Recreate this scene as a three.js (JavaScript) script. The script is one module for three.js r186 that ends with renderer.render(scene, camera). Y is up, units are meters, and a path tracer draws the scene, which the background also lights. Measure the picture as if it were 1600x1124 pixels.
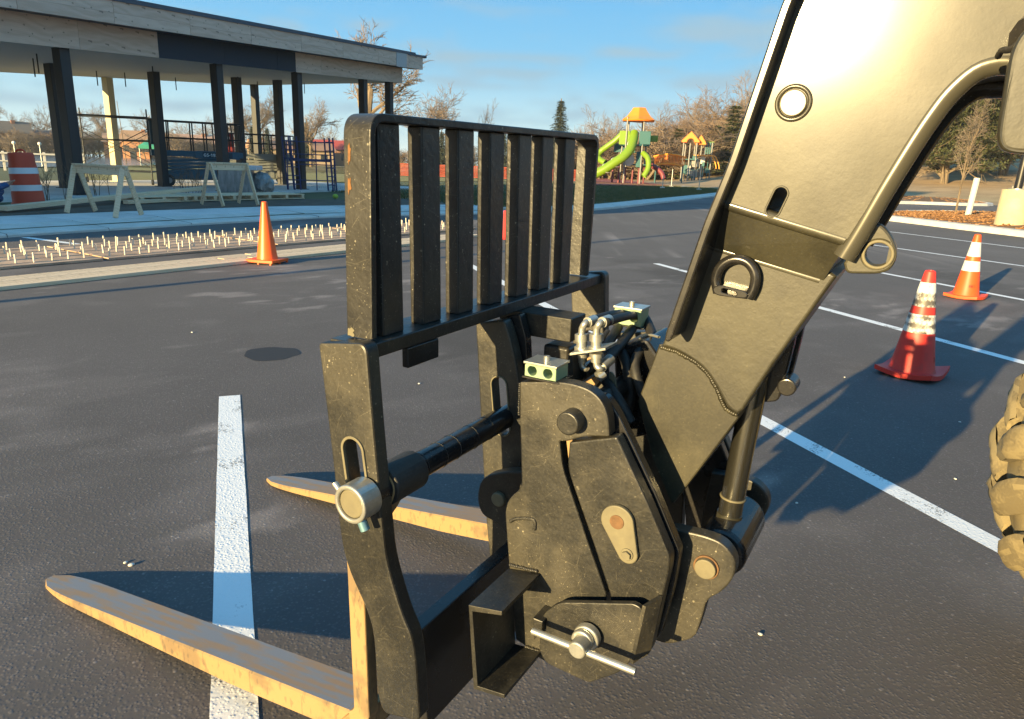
import * as THREE from 'three';
import { mergeGeometries } from 'three/addons/utils/BufferGeometryUtils.js';
import { RoundedBoxGeometry } from 'three/addons/geometries/RoundedBoxGeometry.js';
import { ConvexGeometry } from 'three/addons/geometries/ConvexGeometry.js';
import { MarchingCubes } from 'three/addons/objects/MarchingCubes.js';

const R = Math.PI / 180, V = (x, y, z) => new THREE.Vector3(x, y, z);
const scene = new THREE.Scene();
// ---------------------------------------------------------------- camera
const FPX = 1100, EYE = V(0, 1.25, 0), PITCH = 15.35, ROLL = 2.1;
const camera = new THREE.PerspectiveCamera(2 * Math.atan(562 / FPX) / R, 1600 / 1124, 0.05, 2000);
camera.position.copy(EYE);
camera.rotation.set(-PITCH * R, 0, ROLL * R, 'YXZ');
camera.updateMatrixWorld();
// ---------------------------------------------------------------- exposure, sun
const renderer = new THREE.WebGLRenderer({ antialias: true });
renderer.toneMapping = THREE.LinearToneMapping;
renderer.toneMappingExposure = 3.2;
renderer.shadowMap.enabled = true;
const SUN_AZ = -140 * R, SUN_EL = 10 * R;
const sunDir = V(Math.sin(SUN_AZ) * Math.cos(SUN_EL), Math.sin(SUN_EL), -Math.cos(SUN_AZ) * Math.cos(SUN_EL));
const sun = new THREE.DirectionalLight(new THREE.Color().setRGB(1, 0.75, 0.36), 4.8);
sun.position.copy(sunDir).multiplyScalar(120); sun.castShadow = true;
sun.shadow.camera.left = -60; sun.shadow.camera.right = 60; sun.shadow.camera.top = 60; sun.shadow.camera.bottom = -60;
sun.shadow.camera.far = 400; sun.shadow.mapSize.set(4096, 4096);
scene.add(sun, sun.target);
// ---------------------------------------------------------------- noise
let seed = 7;
const rnd = () => { seed = (seed * 1664525 + 1013904223) % 4294967296; return seed / 4294967296; };
const rr = (a, b) => a + (b - a) * rnd();
const hash = (x, y, s) => { let h = Math.imul(x, 374761393) ^ Math.imul(y, 668265263) ^ Math.imul(s, 1274126177); h = Math.imul(h ^ (h >>> 13), 1274126177); return ((h ^ (h >>> 16)) >>> 0) / 4294967296; };
function vnoise(x, y, per, s) {
  const xi = Math.floor(x), yi = Math.floor(y), fx = x - xi, fy = y - yi, m = v => ((v % per) + per) % per;
  const u = fx * fx * (3 - 2 * fx), w = fy * fy * (3 - 2 * fy);
  const a = hash(m(xi), m(yi), s), b = hash(m(xi + 1), m(yi), s), c = hash(m(xi), m(yi + 1), s), d = hash(m(xi + 1), m(yi + 1), s);
  return a + (b - a) * u + (c - a) * w + (a - b - c + d) * u * w;
}
const fbm = (x, y, per, s, o = 4) => { let v = 0, a = 0.5, t = 0; for (let i = 0; i < o; i++) { v += a * vnoise(x, y, per, s + i); t += a; x *= 2; y *= 2; per *= 2; a *= 0.55; } return v / t; };
const sm = (a, b, x) => { const t = Math.min(1, Math.max(0, (x - a) / (b - a))); return t * t * (3 - 2 * t); };
const mix = (a, b, t) => a + (b - a) * t;
// ---------------------------------------------------------------- sky: air and thin cloud streaks
{
  const W = 1024, H = 512, d = new Float32Array(W * H * 4), c = [0, 0, 0];
  const stops = [[0, [0.66, 0.82, 0.83]], [0.06, [0.50, 0.76, 0.86]], [0.13, [0.255, 0.59, 0.86]], [0.22, [0.17, 0.50, 0.85]], [0.6, [0.145, 0.44, 0.80]], [1, [0.125, 0.40, 0.75]]];
  for (let j = 0; j < H; j++) for (let i = 0; i < W; i++) {
    const el = ((j + 0.5) / H - 0.5) * Math.PI, az = ((i + 0.5) / W - 0.5) * 2 * Math.PI;
    const x = Math.cos(az) * Math.cos(el), y = Math.sin(el), z = Math.sin(az) * Math.cos(el), e = Math.max(0, y);
    let k = 0; while (k < stops.length - 2 && e > stops[k + 1][0]) k++;
    const t = Math.min(1, (e - stops[k][0]) / (stops[k + 1][0] - stops[k][0]));
    for (let q = 0; q < 3; q++) c[q] = mix(stops[k][1][q], stops[k + 1][1][q], t);
    const m = Math.max(0, x * sunDir.x + y * sunDir.y + z * sunDir.z), w = Math.pow(m, 5) * Math.exp(-e * 4) * 0.9, w2 = Math.pow(m, 60) * 2.2;
    c[0] += 0.75 * w + w2; c[1] += 0.42 * w + 0.8 * w2; c[2] += 0.12 * w + 0.42 * w2;
    const st = fbm(az * 9, el * 95 + Math.sin(az * 5) * 1.2, 512, 5, 4), st2 = fbm(az * 4 + 3, el * 30, 512, 21, 3);
    const cl = sm(0.47, 0.66, st * 0.6 + st2 * 0.42) * sm(0.02, 0.06, e) * (1 - sm(0.14, 0.3, e)) * 1.0;
    const g = [0.36, 0.54, 0.66];
    for (let q = 0; q < 3; q++) c[q] = mix(c[q], g[q], cl);
    const o = (j * W + i) * 4;
    for (let q = 0; q < 3; q++) d[o + q] = c[q] / 3;
    d[o + 3] = 1;
  }
  const tx = new THREE.DataTexture(d, W, H, THREE.RGBAFormat, THREE.FloatType);
  tx.mapping = THREE.EquirectangularReflectionMapping; tx.magFilter = THREE.LinearFilter; tx.minFilter = THREE.LinearFilter; tx.needsUpdate = true;
  scene.background = tx; scene.environment = tx;
}
// ---------------------------------------------------------------- pixels of the photograph -> rays, ground points
const CF = V(0, 0, -1).applyQuaternion(camera.quaternion), CR = V(1, 0, 0).applyQuaternion(camera.quaternion), CU = V(0, 1, 0).applyQuaternion(camera.quaternion);
const ray = (x, y) => CF.clone().multiplyScalar(FPX).addScaledVector(CR, x - 800).addScaledVector(CU, 562 - y);
const gp = (x, y, h = 0) => { const d = ray(x, y); return EYE.clone().addScaledVector(d, (h - EYE.y) / d.y); };
const atDist = (x, y, dist) => { const d = ray(x, y); return EYE.clone().addScaledVector(d, dist / Math.hypot(d.x, d.z)); };
// ---------------------------------------------------------------- scene helpers
const names = {};
const numbered = n => { const k = names[n] = (names[n] ?? -1) + 1; return k ? n + '_' + String(k).padStart(3, '0') : n; };
function mesh(name, geo, mat, parent) {
  const m = new THREE.Mesh(geo, mat); m.name = parent ? name : numbered(name); m.castShadow = m.receiveShadow = true;
  (parent || scene).add(m); return m;
}
function tag(o, label, category, group) { o.userData.label = label; o.userData.category = category; if (group) o.userData.group = group; return o; }
function thing(name, label, category, pos = [0, 0, 0], turn = 0, group) {
  const o = new THREE.Group(); o.name = numbered(name); o.position.set(...pos); o.rotation.y = turn; scene.add(o);
  return tag(o, label, category, group);
}
function struct(name, geo, mat) { const m = mesh(name, geo, mat); m.userData.kind = 'structure'; return m; }
function structGroup(name) { const o = new THREE.Group(); o.name = numbered(name); o.userData.kind = 'structure'; scene.add(o); return o; }
// uv in metres from position, by dominant normal axis
function muv(g, off = 0) {
  if (g.index) g = g.toNonIndexed();
  g.computeVertexNormals === undefined;
  const p = g.attributes.position, uv = new Float32Array(p.count * 2), a = V(), b = V(), c = V(), n = V();
  for (let i = 0; i < p.count; i += 3) {
    a.fromBufferAttribute(p, i); b.fromBufferAttribute(p, i + 1); c.fromBufferAttribute(p, i + 2);
    n.copy(b).sub(a).cross(c.clone().sub(a)); const ax = Math.abs(n.x), ay = Math.abs(n.y), az = Math.abs(n.z);
    [a, b, c].forEach((q, k) => {
      const u = ax >= ay && ax >= az ? [q.z, q.y] : ay >= az ? [q.x, q.z] : [q.x, q.y];
      uv[(i + k) * 2] = u[0] + off; uv[(i + k) * 2 + 1] = u[1] + off * 0.7;
    });
  }
  g.setAttribute('uv', new THREE.BufferAttribute(uv, 2));
  for (const k of Object.keys(g.attributes)) if (!['position', 'normal', 'uv'].includes(k)) g.deleteAttribute(k);
  return g;
}
function bx(w, h, d, x = 0, y = 0, z = 0, r = 0.004, seg = 1) {
  const g = muv(r ? new RoundedBoxGeometry(w, h, d, seg, Math.min(r, w / 2.2, h / 2.2, d / 2.2)) : new THREE.BoxGeometry(w, h, d), rnd() * 3);
  g.translate(x, y, z); return g;
}
function bar(a, b, w, h, r = 0.004, up = V(0, 1, 0)) {          // box beam from a to b
  const d = b.clone().sub(a), g = bx(w, h, d.length(), 0, 0, 0, r), m = new THREE.Matrix4().lookAt(b, a, Math.abs(d.clone().normalize().dot(up)) > 0.95 ? V(1, 0, 0) : up);
  g.applyMatrix4(m); g.translate((a.x + b.x) / 2, (a.y + b.y) / 2, (a.z + b.z) / 2); return g;
}
function rod(a, b, r0, r1 = r0, n = 12) {
  const d = b.clone().sub(a), g = new THREE.CylinderGeometry(r1, r0, d.length(), n, 1);
  g.applyQuaternion(new THREE.Quaternion().setFromUnitVectors(V(0, 1, 0), d.clone().normalize()));
  g.translate((a.x + b.x) / 2, (a.y + b.y) / 2, (a.z + b.z) / 2); return strip(g);
}
function strip(g) { if (g.index) g = g.toNonIndexed(); for (const k of Object.keys(g.attributes)) if (!['position', 'normal', 'uv'].includes(k)) g.deleteAttribute(k); return g; }
const tube = (pts, r, n = 8, seg = 0, closed = false) => strip(new THREE.TubeGeometry(new THREE.CatmullRomCurve3(pts, closed, 'centripetal'), seg || pts.length * 6, r, n, closed));
const merge = a => mergeGeometries(a.map(strip), false);
// ---------------------------------------------------------------- textures
function texture(n, fn, colour = true) {
  const d = new Uint8Array(n * n * 4);
  for (let j = 0; j < n; j++) for (let i = 0; i < n; i++) {
    const c = fn(i / n, j / n, i, j), o = (j * n + i) * 4;
    for (let q = 0; q < 3; q++) { let v = Math.min(1, Math.max(0, c[q])); if (colour) v = v <= 0.0031308 ? v * 12.92 : 1.055 * Math.pow(v, 1 / 2.4) - 0.055; d[o + q] = v * 255 + 0.5; }
    d[o + 3] = 255;
  }
  const t = new THREE.DataTexture(d, n, n, THREE.RGBAFormat); t.wrapS = t.wrapT = THREE.RepeatWrapping; t.magFilter = THREE.LinearFilter; t.minFilter = THREE.LinearMipmapLinearFilter; t.generateMipmaps = true; t.anisotropy = 8;
  if (colour) t.colorSpace = THREE.SRGBColorSpace; t.needsUpdate = true; return t;
}
const sized = (t, m, m2 = m) => { t.repeat.set(1 / m, 1 / m2); return t; };
const mat = (o) => new THREE.MeshStandardMaterial(o);
const rgb = (r, g, b) => new THREE.Color().setRGB(r, g, b);
const col = (r, g, b, rough = 0.7, metal = 0) => mat({ color: rgb(r, g, b), roughness: rough, metalness: metal });
const M = {};
{ // scratch field shared by the painted steels
  const N = 1024, scr = new Float32Array(N * N), chip = new Float32Array(N * N);
  seed = 21;
  for (let k = 0; k < 1100; k++) { let x = rnd() * N, y = rnd() * N, a = rr(-0.5, 1.9), L = rr(6, 60), v = rr(0.08, 0.6); for (let s = 0; s < L; s++) { x += Math.cos(a); y += Math.sin(a); a += rr(-0.02, 0.02); const q = ((Math.floor(y) & 1023) * N) + (Math.floor(x) & 1023); scr[q] = Math.max(scr[q], v * Math.sin(Math.PI * s / L)); } }
  for (let k = 0; k < 5200; k++) { const x = rnd() * N, y = rnd() * N, r = rr(0.4, 1.35) * (rnd() < 0.04 ? 2.2 : 1), v = rr(0.2, 0.9); for (let j = -5; j <= 5; j++) for (let i = -5; i <= 5; i++) if (i * i + j * j * rr(0.6, 1.6) < r * r) { const q = ((Math.floor(y + j) & 1023) * N) + (Math.floor(x + i) & 1023); chip[q] = Math.max(chip[q], v); } }
  const paint = (base, dust, amt, spk) => sized(texture(N, (u, v, i, j) => {
    const n = fbm(u * 8, v * 8, 8, 3, 5), f = vnoise(u * 256, v * 256, 256, 9), st = fbm(u * 40, v * 6, 8, 31, 3);
    const film = amt * Math.max(0, 0.12 + 1.5 * sm(0.36, 0.7, n) + 0.7 * (f - 0.5) + 0.6 * (st - 0.5)), s = scr[j * N + i] * spk, c = chip[j * N + i] * spk * (0.35 + sm(0.4, 0.7, n));
    return [0, 1, 2].map(q => base[q] + dust[q] * (film + s * 0.55 + c * 0.9));
  }), 0.8);
  const relief = sized(texture(512, (u, v) => { const a = fbm(u * 48, v * 48, 48, 13, 3); return [a, a, a]; }, false), 0.5);
  const rough = (a, b) => sized(texture(512, (u, v) => { const n = fbm(u * 10, v * 10, 10, 41, 5); const r = mix(a, b, n); return [r, r, r]; }, false), 0.8);
  M.frame = mat({ map: paint([0.012, 0.012, 0.013], [0.15, 0.135, 0.095], 0.06, 1.7), roughnessMap: rough(0.26, 0.5), bumpMap: relief, bumpScale: 0.0006 });
  M.plate = mat({ map: paint([0.013, 0.013, 0.012], [0.16, 0.14, 0.095], 0.125, 1.2), roughnessMap: rough(0.32, 0.56), bumpMap: relief, bumpScale: 0.0005 });
  const peel = sized(texture(512, (u, v) => { const a = fbm(u * 40, v * 40, 40, 17, 3) * 0.75 + fbm(u * 120, v * 120, 120, 19, 2) * 0.25; return [a, a, a]; }, false), 0.32);
  M.boom = new THREE.MeshPhysicalMaterial({ map: paint([0.018, 0.0165, 0.0095], [0.10, 0.09, 0.05], 0.11, 0.3), roughnessMap: rough(0.5, 0.6), bumpMap: peel, bumpScale: 0.00034, clearcoat: 0.42, clearcoatRoughness: 0.18 });
  M.gloss2 = mat({ color: rgb(0.025, 0.024, 0.02), roughness: 0.3 });
  M.head = mat({ map: paint([0.017, 0.0155, 0.009], [0.12, 0.105, 0.06], 0.14, 0.6), roughnessMap: rough(0.4, 0.52), bumpMap: peel, bumpScale: 0.0001 });
  M.gloss = mat({ map: paint([0.012, 0.012, 0.013], [0.14, 0.12, 0.09], 0.05, 0.5), roughnessMap: rough(0.16, 0.36) });
  M.hose = mat({ map: paint([0.012, 0.012, 0.012], [0.12, 0.1, 0.07], 0.12, 0.2), roughness: 0.62 });
  M.forkSide = mat({ map: sized(texture(512, (u, v) => { const n = fbm(u * 6, v * 6, 6, 51, 5), f = fbm(u * 60, v * 20, 20, 57, 3), d = Math.min(1, sm(0.5, 0.68, n) * 0.65 + sm(0.6, 0.74, f) * 0.5); return [mix(0.29, 0.12, d), mix(0.185, 0.085, d), mix(0.08, 0.05, d)]; }), 0.5), roughness: 0.75 });
  M.forkTop = mat({ map: sized(texture(1024, (u, v, i, j) => { const n = fbm(u * 5, v * 12, 5, 61, 5), f = fbm(u * 4, v * 60, 4, 67, 3), w = sm(0.35, 0.62, n * 0.6 + f * 0.4), s = scr[j * 1024 + i]; return [mix(0.20, 0.29, w) + 0.06 * s, mix(0.21, 0.195, w) + 0.06 * s, mix(0.23, 0.115, w) + 0.06 * s]; }), 0.6), roughness: 0.5, metalness: 0.15 });
  M.pad = mat({ map: sized(texture(256, (u, v) => { const n = fbm(u * 9, v * 9, 9, 71, 4); return [0.11 + 0.07 * n, 0.098 + 0.06 * n, 0.065 + 0.03 * n]; }), 0.2), roughness: 0.6, metalness: 0.1 });
  M.rust = mat({ map: sized(texture(256, (u, v) => { const n = fbm(u * 12, v * 12, 12, 75, 4); return [0.08 + 0.1 * n, 0.045 + 0.05 * n, 0.022 + 0.02 * n]; }), 0.1), roughness: 0.9 });
  M.zinc = mat({ map: sized(texture(256, (u, v) => { const n = fbm(u * 9, v * 9, 9, 81, 4); return [0.42 + 0.16 * n, 0.42 + 0.15 * n, 0.38 + 0.12 * n]; }), 0.06), roughness: 0.34, metalness: 0.75 });
  M.pinface = mat({ color: rgb(0.09, 0.08, 0.055), roughness: 0.3 });
  M.chrome = col(0.56, 0.56, 0.55, 0.16, 1);
  M.clamp = col(0.24, 0.34, 0.21, 0.5);
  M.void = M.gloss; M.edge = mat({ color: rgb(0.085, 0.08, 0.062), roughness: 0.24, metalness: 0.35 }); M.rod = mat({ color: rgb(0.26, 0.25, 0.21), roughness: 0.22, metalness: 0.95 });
}
const dustStone = (a, b, s) => (u, v) => { const n = fbm(u * 6, v * 6, 6, s, 6), f = vnoise(u * 256, v * 256, 256, s + 9); return [0, 1, 2].map(q => mix(a[q], b[q], Math.min(1, Math.max(0, n * 1.3 - 0.15 + (f - 0.5) * 0.35)))); };
{
  const N = 1024, agg = new Float32Array(N * N), fl = new Float32Array(N * N); seed = 99;
  for (let k = 0; k < 42000; k++) { const x = rnd() * N, y = rnd() * N, r = rr(0.8, 2.6), h = rr(0.3, 1); for (let j = -3; j <= 3; j++) for (let i = -3; i <= 3; i++) { const q2 = i * i + j * j; if (q2 < r * r) { const q = ((Math.floor(y + j) & 1023) * N) + (Math.floor(x + i) & 1023); agg[q] = Math.max(agg[q], h * Math.sqrt(1 - q2 / (r * r))); fl[q] = h; } } }
  const at = sized(texture(N, (u, v, i, j) => { const q = j * N + i, n = fbm(u * 5, v * 5, 5, 3, 5), f = fl[q], s = f > 0.99 ? 0.06 : 0; const b = 0.088 + 0.022 * (n - 0.5) + 0.05 * agg[q] * f + s; return [b * 1.10, b * 0.99, b * 0.98]; }), 1.9);
  const ab = sized(texture(N, (u, v, i, j) => { const h = agg[j * N + i] * 0.8 + 0.2 * vnoise(u * 300, v * 300, 300, 4); return [h, h, h]; }, false), 1.9);
  M.asphalt = mat({ map: at, bumpMap: ab, bumpScale: 0.0008, roughness: 0.96, vertexColors: true });
  M.line = mat({ map: sized(texture(N, (u, v, i, j) => { const n = fbm(u * 8, v * 8, 8, 5, 5), h = agg[j * N + i], w = sm(0.18, 0.3, n * 0.55 + h * 0.2 + vnoise(u * 200, v * 200, 200, 8) * 0.2); const c = mix(0.2, 0.82, w) - 0.08 * (n - 0.5); return [c, c, c * 0.99]; }), 1.1), bumpMap: ab, bumpScale: 0.0012, roughness: 0.88 });
  M.concrete = mat({ map: sized(texture(512, dustStone([0.48, 0.47, 0.45], [0.66, 0.65, 0.63], 15)), 2.3), roughness: 0.88 });
  M.kerb = mat({ map: sized(texture(512, dustStone([0.46, 0.44, 0.40], [0.64, 0.62, 0.57], 25)), 1.7), roughness: 0.88 });
  M.soil = mat({ map: sized(texture(512, dustStone([0.045, 0.035, 0.026], [0.12, 0.095, 0.07], 35)), 1.5), roughness: 0.97 });
  M.field = mat({ map: sized(texture(512, dustStone([0.25, 0.165, 0.085], [0.46, 0.32, 0.18], 45)), 9), roughness: 0.97, vertexColors: true });
  M.turf = mat({ map: sized(texture(512, dustStone([0.035, 0.055, 0.018], [0.11, 0.12, 0.05], 55)), 1.3), roughness: 0.97 });
  M.mulch = mat({ map: sized(texture(512, dustStone([0.06, 0.028, 0.012], [0.26, 0.13, 0.05], 65)), 0.7), roughness: 0.96 });
  M.water = mat({ color: rgb(0.10, 0.12, 0.13), roughness: 0.12, metalness: 0 });
  const wood = (a, b, s, su, sv) => (u, v) => { const w = fbm(u * 3, v * 3, 3, s, 3), g = 0.5 + 0.5 * Math.sin((v * su + w * sv) * 6.283), f = fbm(u * 8, v * 90, 8, s + 4, 3); const t = Math.min(1, 0.45 * g + 0.55 * f); const kn = sm(0.90, 0.95, vnoise(u * 30, v * 12, 6, s + 7)); return [0, 1, 2].map(q => mix(mix(a[q], b[q], t), a[q] * 0.3, kn * 0.7)); };
  M.lumber = mat({ map: sized(texture(512, wood([0.62, 0.45, 0.28], [0.78, 0.61, 0.42], 5, 9, 3)), 1.2, 0.4), roughness: 0.8 });
  M.lumber2 = mat({ map: sized(texture(512, wood([0.56, 0.41, 0.25], [0.73, 0.56, 0.38], 15, 7, 3)), 1.2, 0.4), roughness: 0.8 });
  M.ply = mat({ map: sized(texture(1024, wood([0.50, 0.35, 0.26], [0.66, 0.49, 0.385], 25, 5, 2)), 2.4, 0.9), roughness: 0.85 });
  M.ply2 = mat({ map: sized(texture(1024, wood([0.54, 0.385, 0.29], [0.70, 0.53, 0.42], 35, 4, 2)), 2.4, 0.9), roughness: 0.85 });
  M.bark = mat({ map: sized(texture(256, dustStone([0.10, 0.075, 0.05], [0.24, 0.18, 0.12], 75)), 1.1), roughness: 0.95 });
  M.twig = col(0.145, 0.115, 0.09, 0.95); M.twig2 = col(0.17, 0.128, 0.098, 0.95); M.twig3 = col(0.15, 0.102, 0.07, 0.95);
  const brick = () => mat({ map: sized(texture(256, dustStone([0.17, 0.08, 0.05], [0.28, 0.15, 0.10], 85)), 1.6), roughness: 0.9 });
  M.brick = brick();
}
// ================================================================ THE SETTING
const terrain = (x, z) => { const d = Math.hypot(x, z), az = Math.atan2(x, -z) / R; return -0.05 + 0.15 * sm(50, 62, d) + 10 * sm(50, 170, d) * sm(9, 26, az) * (1 - sm(70, 110, az)); };
{
  const rings = [0, 6, 14, 24, 34, 44, 52, 58, 64, 72, 82, 95, 110, 130, 155, 190, 240, 320, 450, 700, 1100], n = 96, pos = [], uv = [], cl = [], idx = [];
  rings.forEach((r, j) => { for (let i = 0; i <= n; i++) { const a = i / n * 2 * Math.PI, x = r * Math.sin(a), z = -r * Math.cos(a); pos.push(x, terrain(x, z), z); uv.push(x, z); const k = 0.75 + 0.5 * fbm(x * 0.05 + 50, z * 0.05 + 50, 999, 3, 3), az = (a / R + 180) % 360 - 180, gr = sm(0.45, 0.62, fbm(x * 0.03 + 9, z * 0.03 + 70, 999, 8, 3)) * (az < 6 ? 1 : 0.3); cl.push(k * mix(1, 0.72, gr), k * mix(1, 0.95, gr), k * mix(1, 0.6, gr)); if (j && i) { const q = j * (n + 1) + i; idx.push(q, q - n - 1, q - 1, q - 1, q - n - 1, q - n - 2); } } });
  const g = new THREE.BufferGeometry(); g.setAttribute('position', new THREE.Float32BufferAttribute(pos, 3)); g.setAttribute('uv', new THREE.Float32BufferAttribute(uv, 2)); g.setAttribute('color', new THREE.Float32BufferAttribute(cl, 3)); g.setIndex(idx); g.computeVertexNormals();
  if (g.attributes.normal.getY(500) < 0) { for (let i = 0; i < idx.length; i += 3) [idx[i], idx[i + 1]] = [idx[i + 1], idx[i]]; g.setIndex(idx); g.computeVertexNormals(); }
  struct('field', g, M.field);
}
{ // parking lot sheet with dust, tyre smears and darker patches worn into it
  const xs = [], zs = [];
  for (let v = -46; v <= 52;) { xs.push(v); v += v > -8 && v < 8 ? 0.06 : 1.4; }
  for (let v = -64; v <= 26;) { zs.push(v); v += v > -11 && v < -0.6 ? 0.06 : 1.4; }
  const pos = [], uv = [], cl = [], idx = [], W = xs.length;
  zs.forEach((z, j) => xs.forEach((x, i) => {
    pos.push(x, 0, z); uv.push(x, z);
    const a = x * 0.8 - z * 0.6, b = x * 0.6 + z * 0.8;
    const n = fbm(x * 0.5 + 40, z * 0.5 + 40, 999, 2, 4), sme = fbm(a * 0.7 + 50, b * 3.4 + 80, 999, 12, 4), blot = fbm(x * 1.7 + 90, z * 1.7 + 30, 999, 22, 4);
    const fine = fbm(a * 2.2 + 150, b * 9 + 180, 999, 42, 4), sp = sm(0.62, 0.7, fbm(x * 1.1 + 60, z * 1.1 + 20, 999, 52, 3)), pale = sm(0.58, 0.72, sme) * 0.2 + sm(0.62, 0.74, blot) * 0.25 + sm(0.56, 0.66, fine) * sp * 0.9, dark = sm(0.6, 0.75, 1 - n) * 0.3;
    const k = 0.93 + 0.18 * (n - 0.5) + pale - dark; cl.push(k * (1 + 0.03 * pale), k, k * (1 - 0.04 * pale));
    if (i && j) { const q = j * W + i; idx.push(q, q - 1, q - W, q - 1, q - W - 1, q - W); }
  }));
  const g = new THREE.BufferGeometry(); g.setAttribute('position', new THREE.Float32BufferAttribute(pos, 3)); g.setAttribute('uv', new THREE.Float32BufferAttribute(uv, 2)); g.setAttribute('color', new THREE.Float32BufferAttribute(cl, 3)); g.setIndex(idx); g.computeVertexNormals();
  if (g.attributes.normal.getY(50) < 0) { for (let i = 0; i < idx.length; i += 3) [idx[i], idx[i + 1]] = [idx[i + 1], idx[i]]; g.setIndex(idx); g.computeVertexNormals(); }
  struct('parking_lot', g, M.asphalt);
}
function sheet(name, pts, y, m, parent) {                                // flat polygon, pts = [x, z]
  const s = new THREE.Shape(pts.map(p => new THREE.Vector2(p[0], -p[1]))), g = strip(new THREE.ShapeGeometry(s)); g.rotateX(-Math.PI / 2);
  const p = g.attributes.position, uv = g.attributes.uv; for (let i = 0; i < p.count; i++) uv.setXY(i, p.getX(i), p.getZ(i));
  g.translate(0, y, 0); return parent ? mesh(name, g, m, parent) : struct(name, g, m);
}
const xz = (x, y, h) => { const p = gp(x, y, h); return [p.x, p.z]; };
function stripe(a, b, w) { // painted line on the lot
  const d = V(b.x - a.x, 0, b.z - a.z).normalize(), n = V(-d.z, 0, d.x).multiplyScalar(w / 2), pts = [], L = a.distanceTo(b), N = Math.ceil(L / 0.12);
  for (const s of [1, -1]) for (let i = 0; i <= N; i++) { const t = s > 0 ? i / N : 1 - i / N, e = 0.0025 * (rnd() - 0.5); pts.push([a.x + (b.x - a.x) * t + n.x * s * (1 + e * 12), a.z + (b.z - a.z) * t + n.z * s * (1 + e * 12)]); }
  sheet('stall_line', pts, 0.0018, M.line);
}
seed = 5;
const ext = (a, b, t) => a.clone().lerp(b, t);
{ const q = (a, b, t0, t1, w) => { const A = gp(...a), B = gp(...b); stripe(ext(A, B, t0), ext(A, B, t1), w); };
  q([358.5, 619], [366, 1100], 0, 1.9, 0.106); q([1183, 653], [1595, 872], -4.6, 1.7, 0.104); q([1025, 412], [1600, 567], 0, 1.7, 0.104);
  q([1385, 428], [1600, 469], -1.2, 2.2, 0.1); q([1400, 388], [1600, 416], -0.9, 2.2, 0.1); q([1388, 362], [1600, 388], -0.5, 2, 0.1);
  q([38, 371], [160, 387], 0, 1.3, 0.1); }
{ const c = gp(424, 553), g = new THREE.CircleGeometry(1, 40), p = g.attributes.position; for (let i = 1; i < p.count; i++) { const a = Math.atan2(p.getY(i), p.getX(i)), r = 0.175 + 0.01 * Math.sin(3 * a) + 0.006 * Math.sin(7 * a + 1); p.setXY(i, r * Math.cos(a), r * Math.sin(a)); } g.rotateX(-Math.PI / 2); g.translate(c.x, 0.0015, c.z);
  struct('asphalt_patch', muv(g), mat({ color: rgb(0.021, 0.022, 0.026), roughness: 0.8 })); }
// kerb line of the far side of the lot
const kerbPts = [[-12.2, -0.5], [-9.6, -5.8], [-7.39, -10.11], [-6.5, -11.87], [-5.19, -14.19], [-3.94, -16.12], [-1.74, -18.1], [2.07, -22.08], [5.6, -29], [10.78, -40], [16, -52], [20, -62]];
const kerbCurve = new THREE.CatmullRomCurve3(kerbPts.map(p => V(p[0], 0, p[1])), false, 'centripetal');
const kerbLen = kerbCurve.getLength();
const kAt = (s, off) => { const t = Math.min(1, Math.max(0, s / kerbLen)), p = kerbCurve.getPointAt(t), d = kerbCurve.getTangentAt(t); return V(p.x + d.z * off, 0, p.z - d.x * off); };
function slabRun(group, name, s0, s1, len, o0, o1, h, m, lip = 0) {
  for (let s = s0; s < s1; s += len) {
    const e = Math.min(s + len, s1) - 0.014, n = 3, pos = [], P = (t, o, y) => { const p = kAt(mix(s, e, t), o); return [p.x, y, p.z]; };
    const quad = (a, b, c, d) => pos.push(...a, ...b, ...c, ...a, ...c, ...d), dy = rr(-0.003, 0.003);
    for (let i = 0; i < n; i++) { const a = i / n, b = (i + 1) / n, H = h + dy, H0 = H - lip; quad(P(a, o0 + 0.02, H0), P(b, o0 + 0.02, H0), P(b, o1, H), P(a, o1, H)); quad(P(a, o0, -0.02), P(b, o0, -0.02), P(b, o0, H0 - 0.02), P(a, o0, H0 - 0.02)); quad(P(a, o0, H0 - 0.02), P(b, o0, H0 - 0.02), P(b, o0 + 0.02, H0), P(a, o0 + 0.02, H0)); quad(P(b, o1, -0.02), P(a, o1, -0.02), P(a, o1, H), P(b, o1, H)); }
    quad(P(0, o0, -0.02), P(0, o0, h - lip - 0.02), P(0, o1, h), P(0, o1, -0.02)); quad(P(1, o0, -0.02), P(1, o1, -0.02), P(1, o1, h), P(1, o0, h - lip - 0.02));
    const g = new THREE.BufferGeometry(); g.setAttribute('position', new THREE.Float32BufferAttribute(pos, 3)); g.computeVertexNormals(); mesh(name, muv(g, rnd() * 5), m, group);
  }
}
seed = 11;
{ const walk = structGroup('sidewalk'), kerb = structGroup('kerb');
  slabRun(kerb, 'kerb_slab', 0, 23, 1.55, 0, 0.95, 0.1, M.kerb, 0.05); slabRun(walk, 'slab', 0, 23.5, 1.55, 0.956, 2.35, 0.104, M.concrete);
  slabRun(kerb, 'kerb_slab', 23, kerbLen, 3, 0, 0.55, 0.14, M.kerb, 0.06); }
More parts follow.
